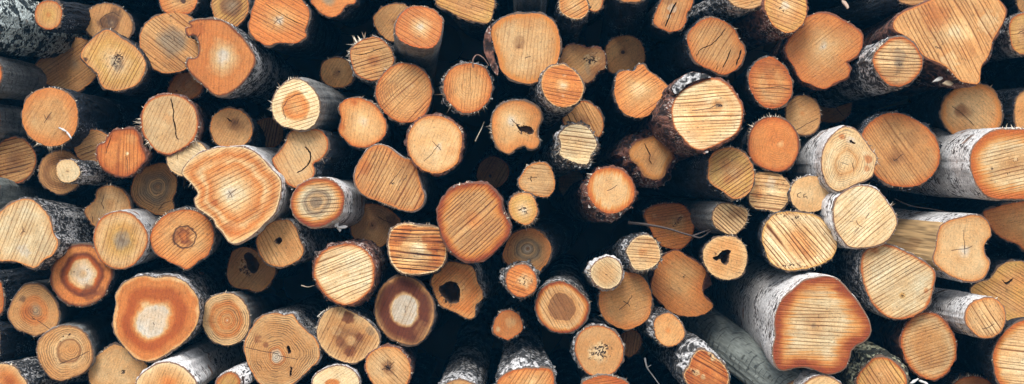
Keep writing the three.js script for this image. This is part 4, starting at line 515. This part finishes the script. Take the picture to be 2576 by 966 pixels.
L('462,693 470,682 490,684 506,688 502,700 490,716 474,718 464,706', -0.35, { c: 'T0 T1', rim: '2,B', h: [478, 702], bark: 'r', ring: [478, 702, 12] }, 'tiny hollow brown stub beside huge white-hearted log');

// ---------- twigs and chips caught between the logs ----------
const at = (x, y, z) => { const k = (DIST - z) / DIST * S; return new THREE.Vector3((x - 1288) * k, EYE - (y - 483) * k, z); };
function twig(path, z, r, mat, label, fork) {
  const tube = (ps, r0) => {
    const c = new THREE.CatmullRomCurve3(pts(ps).map(([x, y], i) => at(x, y, z + 0.006 * Math.sin(i * 2.3)))), g = new THREE.TubeGeometry(c, 24, r0, 7), p = g.attributes.position, v = new THREE.Vector3();
    for (let i = 0; i < p.count; i++) { const u = Math.floor(i / 8) / 24, m = c.getPointAt(u); v.fromBufferAttribute(p, i).sub(m).multiplyScalar((1 - 0.55 * u) * (0.85 + 0.3 * noise(u * 20, r0 * 9e4))).add(m); p.setXYZ(i, v.x, v.y, v.z); }
    g.computeVertexNormals(); return g;
  };
  const g = new THREE.Group(); g.name = numbered('twig'); scene.add(g);
  const m = addMesh('stem', tube(path, r), mat, g), b = new THREE.Box3().setFromObject(m), o = new THREE.Vector3(); b.getCenter(o); o.y = b.min.y;
  g.position.copy(o); m.geometry.translate(-o.x, -o.y, -o.z);
  for (const f of fork ?? []) { const t = addMesh('side_shoot', tube(f, r * 0.6), mat, g); t.geometry.translate(-o.x, -o.y, -o.z); }
  g.userData = { label, category: 'twig' };
}
const TWIG = plain(0.13, 0.1, 0.09), STRAW = plain(0.5, 0.42, 0.32);
twig('1580,560 1625,565 1680,575 1722,588 1744,594', -.06, 0.0052, TWIG, 'dark twig lying across the reddish-brown log', ['1744,593 1765,585 1786,577', '1744,594 1760,598 1776,590 1788,580']);
twig('1196,355 1203,340 1212,322 1218,306', .02, 0.0022, STRAW, 'thin pale straw leaning against the knot-holed log');
twig('1622,900 1628,925 1640,942 1668,980', -.04, 0.0028, plain(0.3, 0.29, 0.28), 'thin grey twig slanting through gap beside orange white-streaked log', ['1628,925 1638,918']);
twig('2250,500 2290,517 2345,526 2390,535', -.12, 0.0018, TWIG, 'hair-thin dark shoot in gap beneath big tan log');
twig('895,470 905,455 915,440 932,425', -.02, 0.0022, TWIG, 'thin dark shoot beside oval red-rimmed log');
twig('758,718 775,722 790,718', .02, 0.002, STRAW, 'short pale bark thread by the big whitish round log');
twig('800,797 808,788 818,780', .05, 0.0034, plain(0.62, 0.56, 0.48), 'short white splinter stuck above brown-blotched log');
twig('1190,170 1190,150 1200,138 1215,145 1230,165', .07, 0.0026, plain(0.2, 0.12, 0.09), 'curled bark strip arching beside the split bark slab');
function chip(x, y, z, w, h, turn, mat, label) {
  const n = 12, f = []; for (let i = 0; i < n; i++) { const a = i / n * Math.PI * 2; f.push(new THREE.Vector2(Math.cos(a) * w * S / 2 * R(.75, 1.1), Math.sin(a) * h * S / 2 * R(.4, 1.3))); }
  const g = new THREE.ExtrudeGeometry(new THREE.Shape(f), { depth: 0.004, bevelEnabled: true, bevelSize: 0.001, bevelThickness: 0.001, bevelSegments: 1 });
  const m = addMesh(numbered('wood_chip'), g, mat, scene); m.position.copy(at(x, y, z)); m.rotation.set(-0.4, 0.3, turn); m.userData = { label, category: 'wood chip' };
}
const PALE = plain(0.55, 0.42, 0.28), WHITE = plain(0.66, 0.63, 0.6);
chip(2358, 201, .06, 34, 7, 0.5, WHITE, 'narrow whitish wood chip below the huge fan-shaped log');
chip(2388, 209, .06, 42, 14, 0.25, PALE, 'blunt tan wood chip below the huge fan-shaped log');
chip(852, 575, .06, 20, 8, -1.1, WHITE, 'white splintered chip under oval red-rimmed log');
chip(862, 572, .06, 22, 6, 0.25, WHITE, 'second white splinter crossing the chip under oval red-rimmed log');
chip(846, 566, .06, 14, 6, 0.9, WHITE, 'smallest white splinter under oval red-rimmed log');
chip(2126, 12, .05, 26, 10, -0.9, plain(0.5, 0.36, 0.28), 'curled pinkish wood shaving hanging above big lobed orange log');
chip(2298, 960, .1, 30, 6, 0.5, WHITE, 'white bark scrap beneath the even-lined tan log');
chip(2322, 962, .09, 24, 5, -0.3, WHITE, 'jagged white scrap beside the bark scrap under the even-lined log');
chip(158, 327, .06, 22, 4, -0.4, WHITE, 'white splinter lying on round orange tan log');
chip(173, 340, .06, 22, 3.4, -0.9, WHITE, 'thin white sliver pointing down from round orange tan log');

// ---------- the stack goes on past the picture on every side ----------
{
  const bp = [], bi2 = [], bu = [], wp = [], wi = [], wc = [], M = 18;
  const hx = 1.6, hy = 0.6;
  for (const back of [false, true]) for (let row2 = 0, y = 0.06; y < 2.5; y += 0.135, row2++) for (let x = -2.9 + (row2 % 2) * 0.078; x < 2.9; x += 0.156) {
    const px = x + R(-.02, .02), py = Math.max(0.07, y + R(-.015, .015)), r = back ? R(0.1, 0.112) : R(0.05, 0.075), z0 = R(-.22, .02), e = (DIST - z0) / DIST;
    if (!back && Math.abs(px) < hx * e + 0.11 && Math.abs(py - EYE) < hy * e + 0.1) continue;   // the logs in view stand here; the added back row is thickened to shut out light
    const z = back ? -2.36 + z0 * 0.3 : z0, end = back ? -4.5 : -2.34, b0 = bp.length / 3, w0 = wp.length / 3, ph = R(0, 9), tone = R(0.75, 1.1), cc = rnd() < 0.3 ? [0.5, 0.27, 0.12] : [0.55, 0.35, 0.19];
    for (let i = 0; i <= M; i++) {
      const a = i / M * 2 * Math.PI, q = r * (1 + 0.12 * Math.sin(2 * a + ph) + 0.06 * Math.sin(3 * a + 2 * ph)), cx = Math.cos(a) * q, cy = Math.sin(a) * q;
      bp.push(px + cx, py + cy, z, px + cx, py + cy, end); bu.push(i / M, 0, i / M, 4.4);
      wp.push(px + cx * 0.96, py + cy * 0.96, z + 0.002); wc.push(cc[0] * tone, cc[1] * tone, cc[2] * tone);
      if (i < M) { const k = b0 + 2 * i; bi2.push(k, k + 1, k + 2, k + 1, k + 3, k + 2); wi.push(w0 + i, w0 + i + 1, w0 + M + 1); }
    }
    wp.push(px, py, z + 0.002); wc.push(cc[0], cc[1], cc[2]);
  }
  const g = new THREE.Group(); g.name = 'log_stack'; scene.add(g);
  addMesh('bark', geom(bp, bi2, bu), BM.k, g); addMesh('sawn_faces', geom(wp, wi, null, wc), plain(1, 1, 1, { vertexColors: true }), g);
  g.userData = { kind: 'stuff', label: 'rest of the log stack, continuing past the picture edges, plus an added back row closing the gaps', category: 'log stack' };
}

renderer.render(scene, camera);
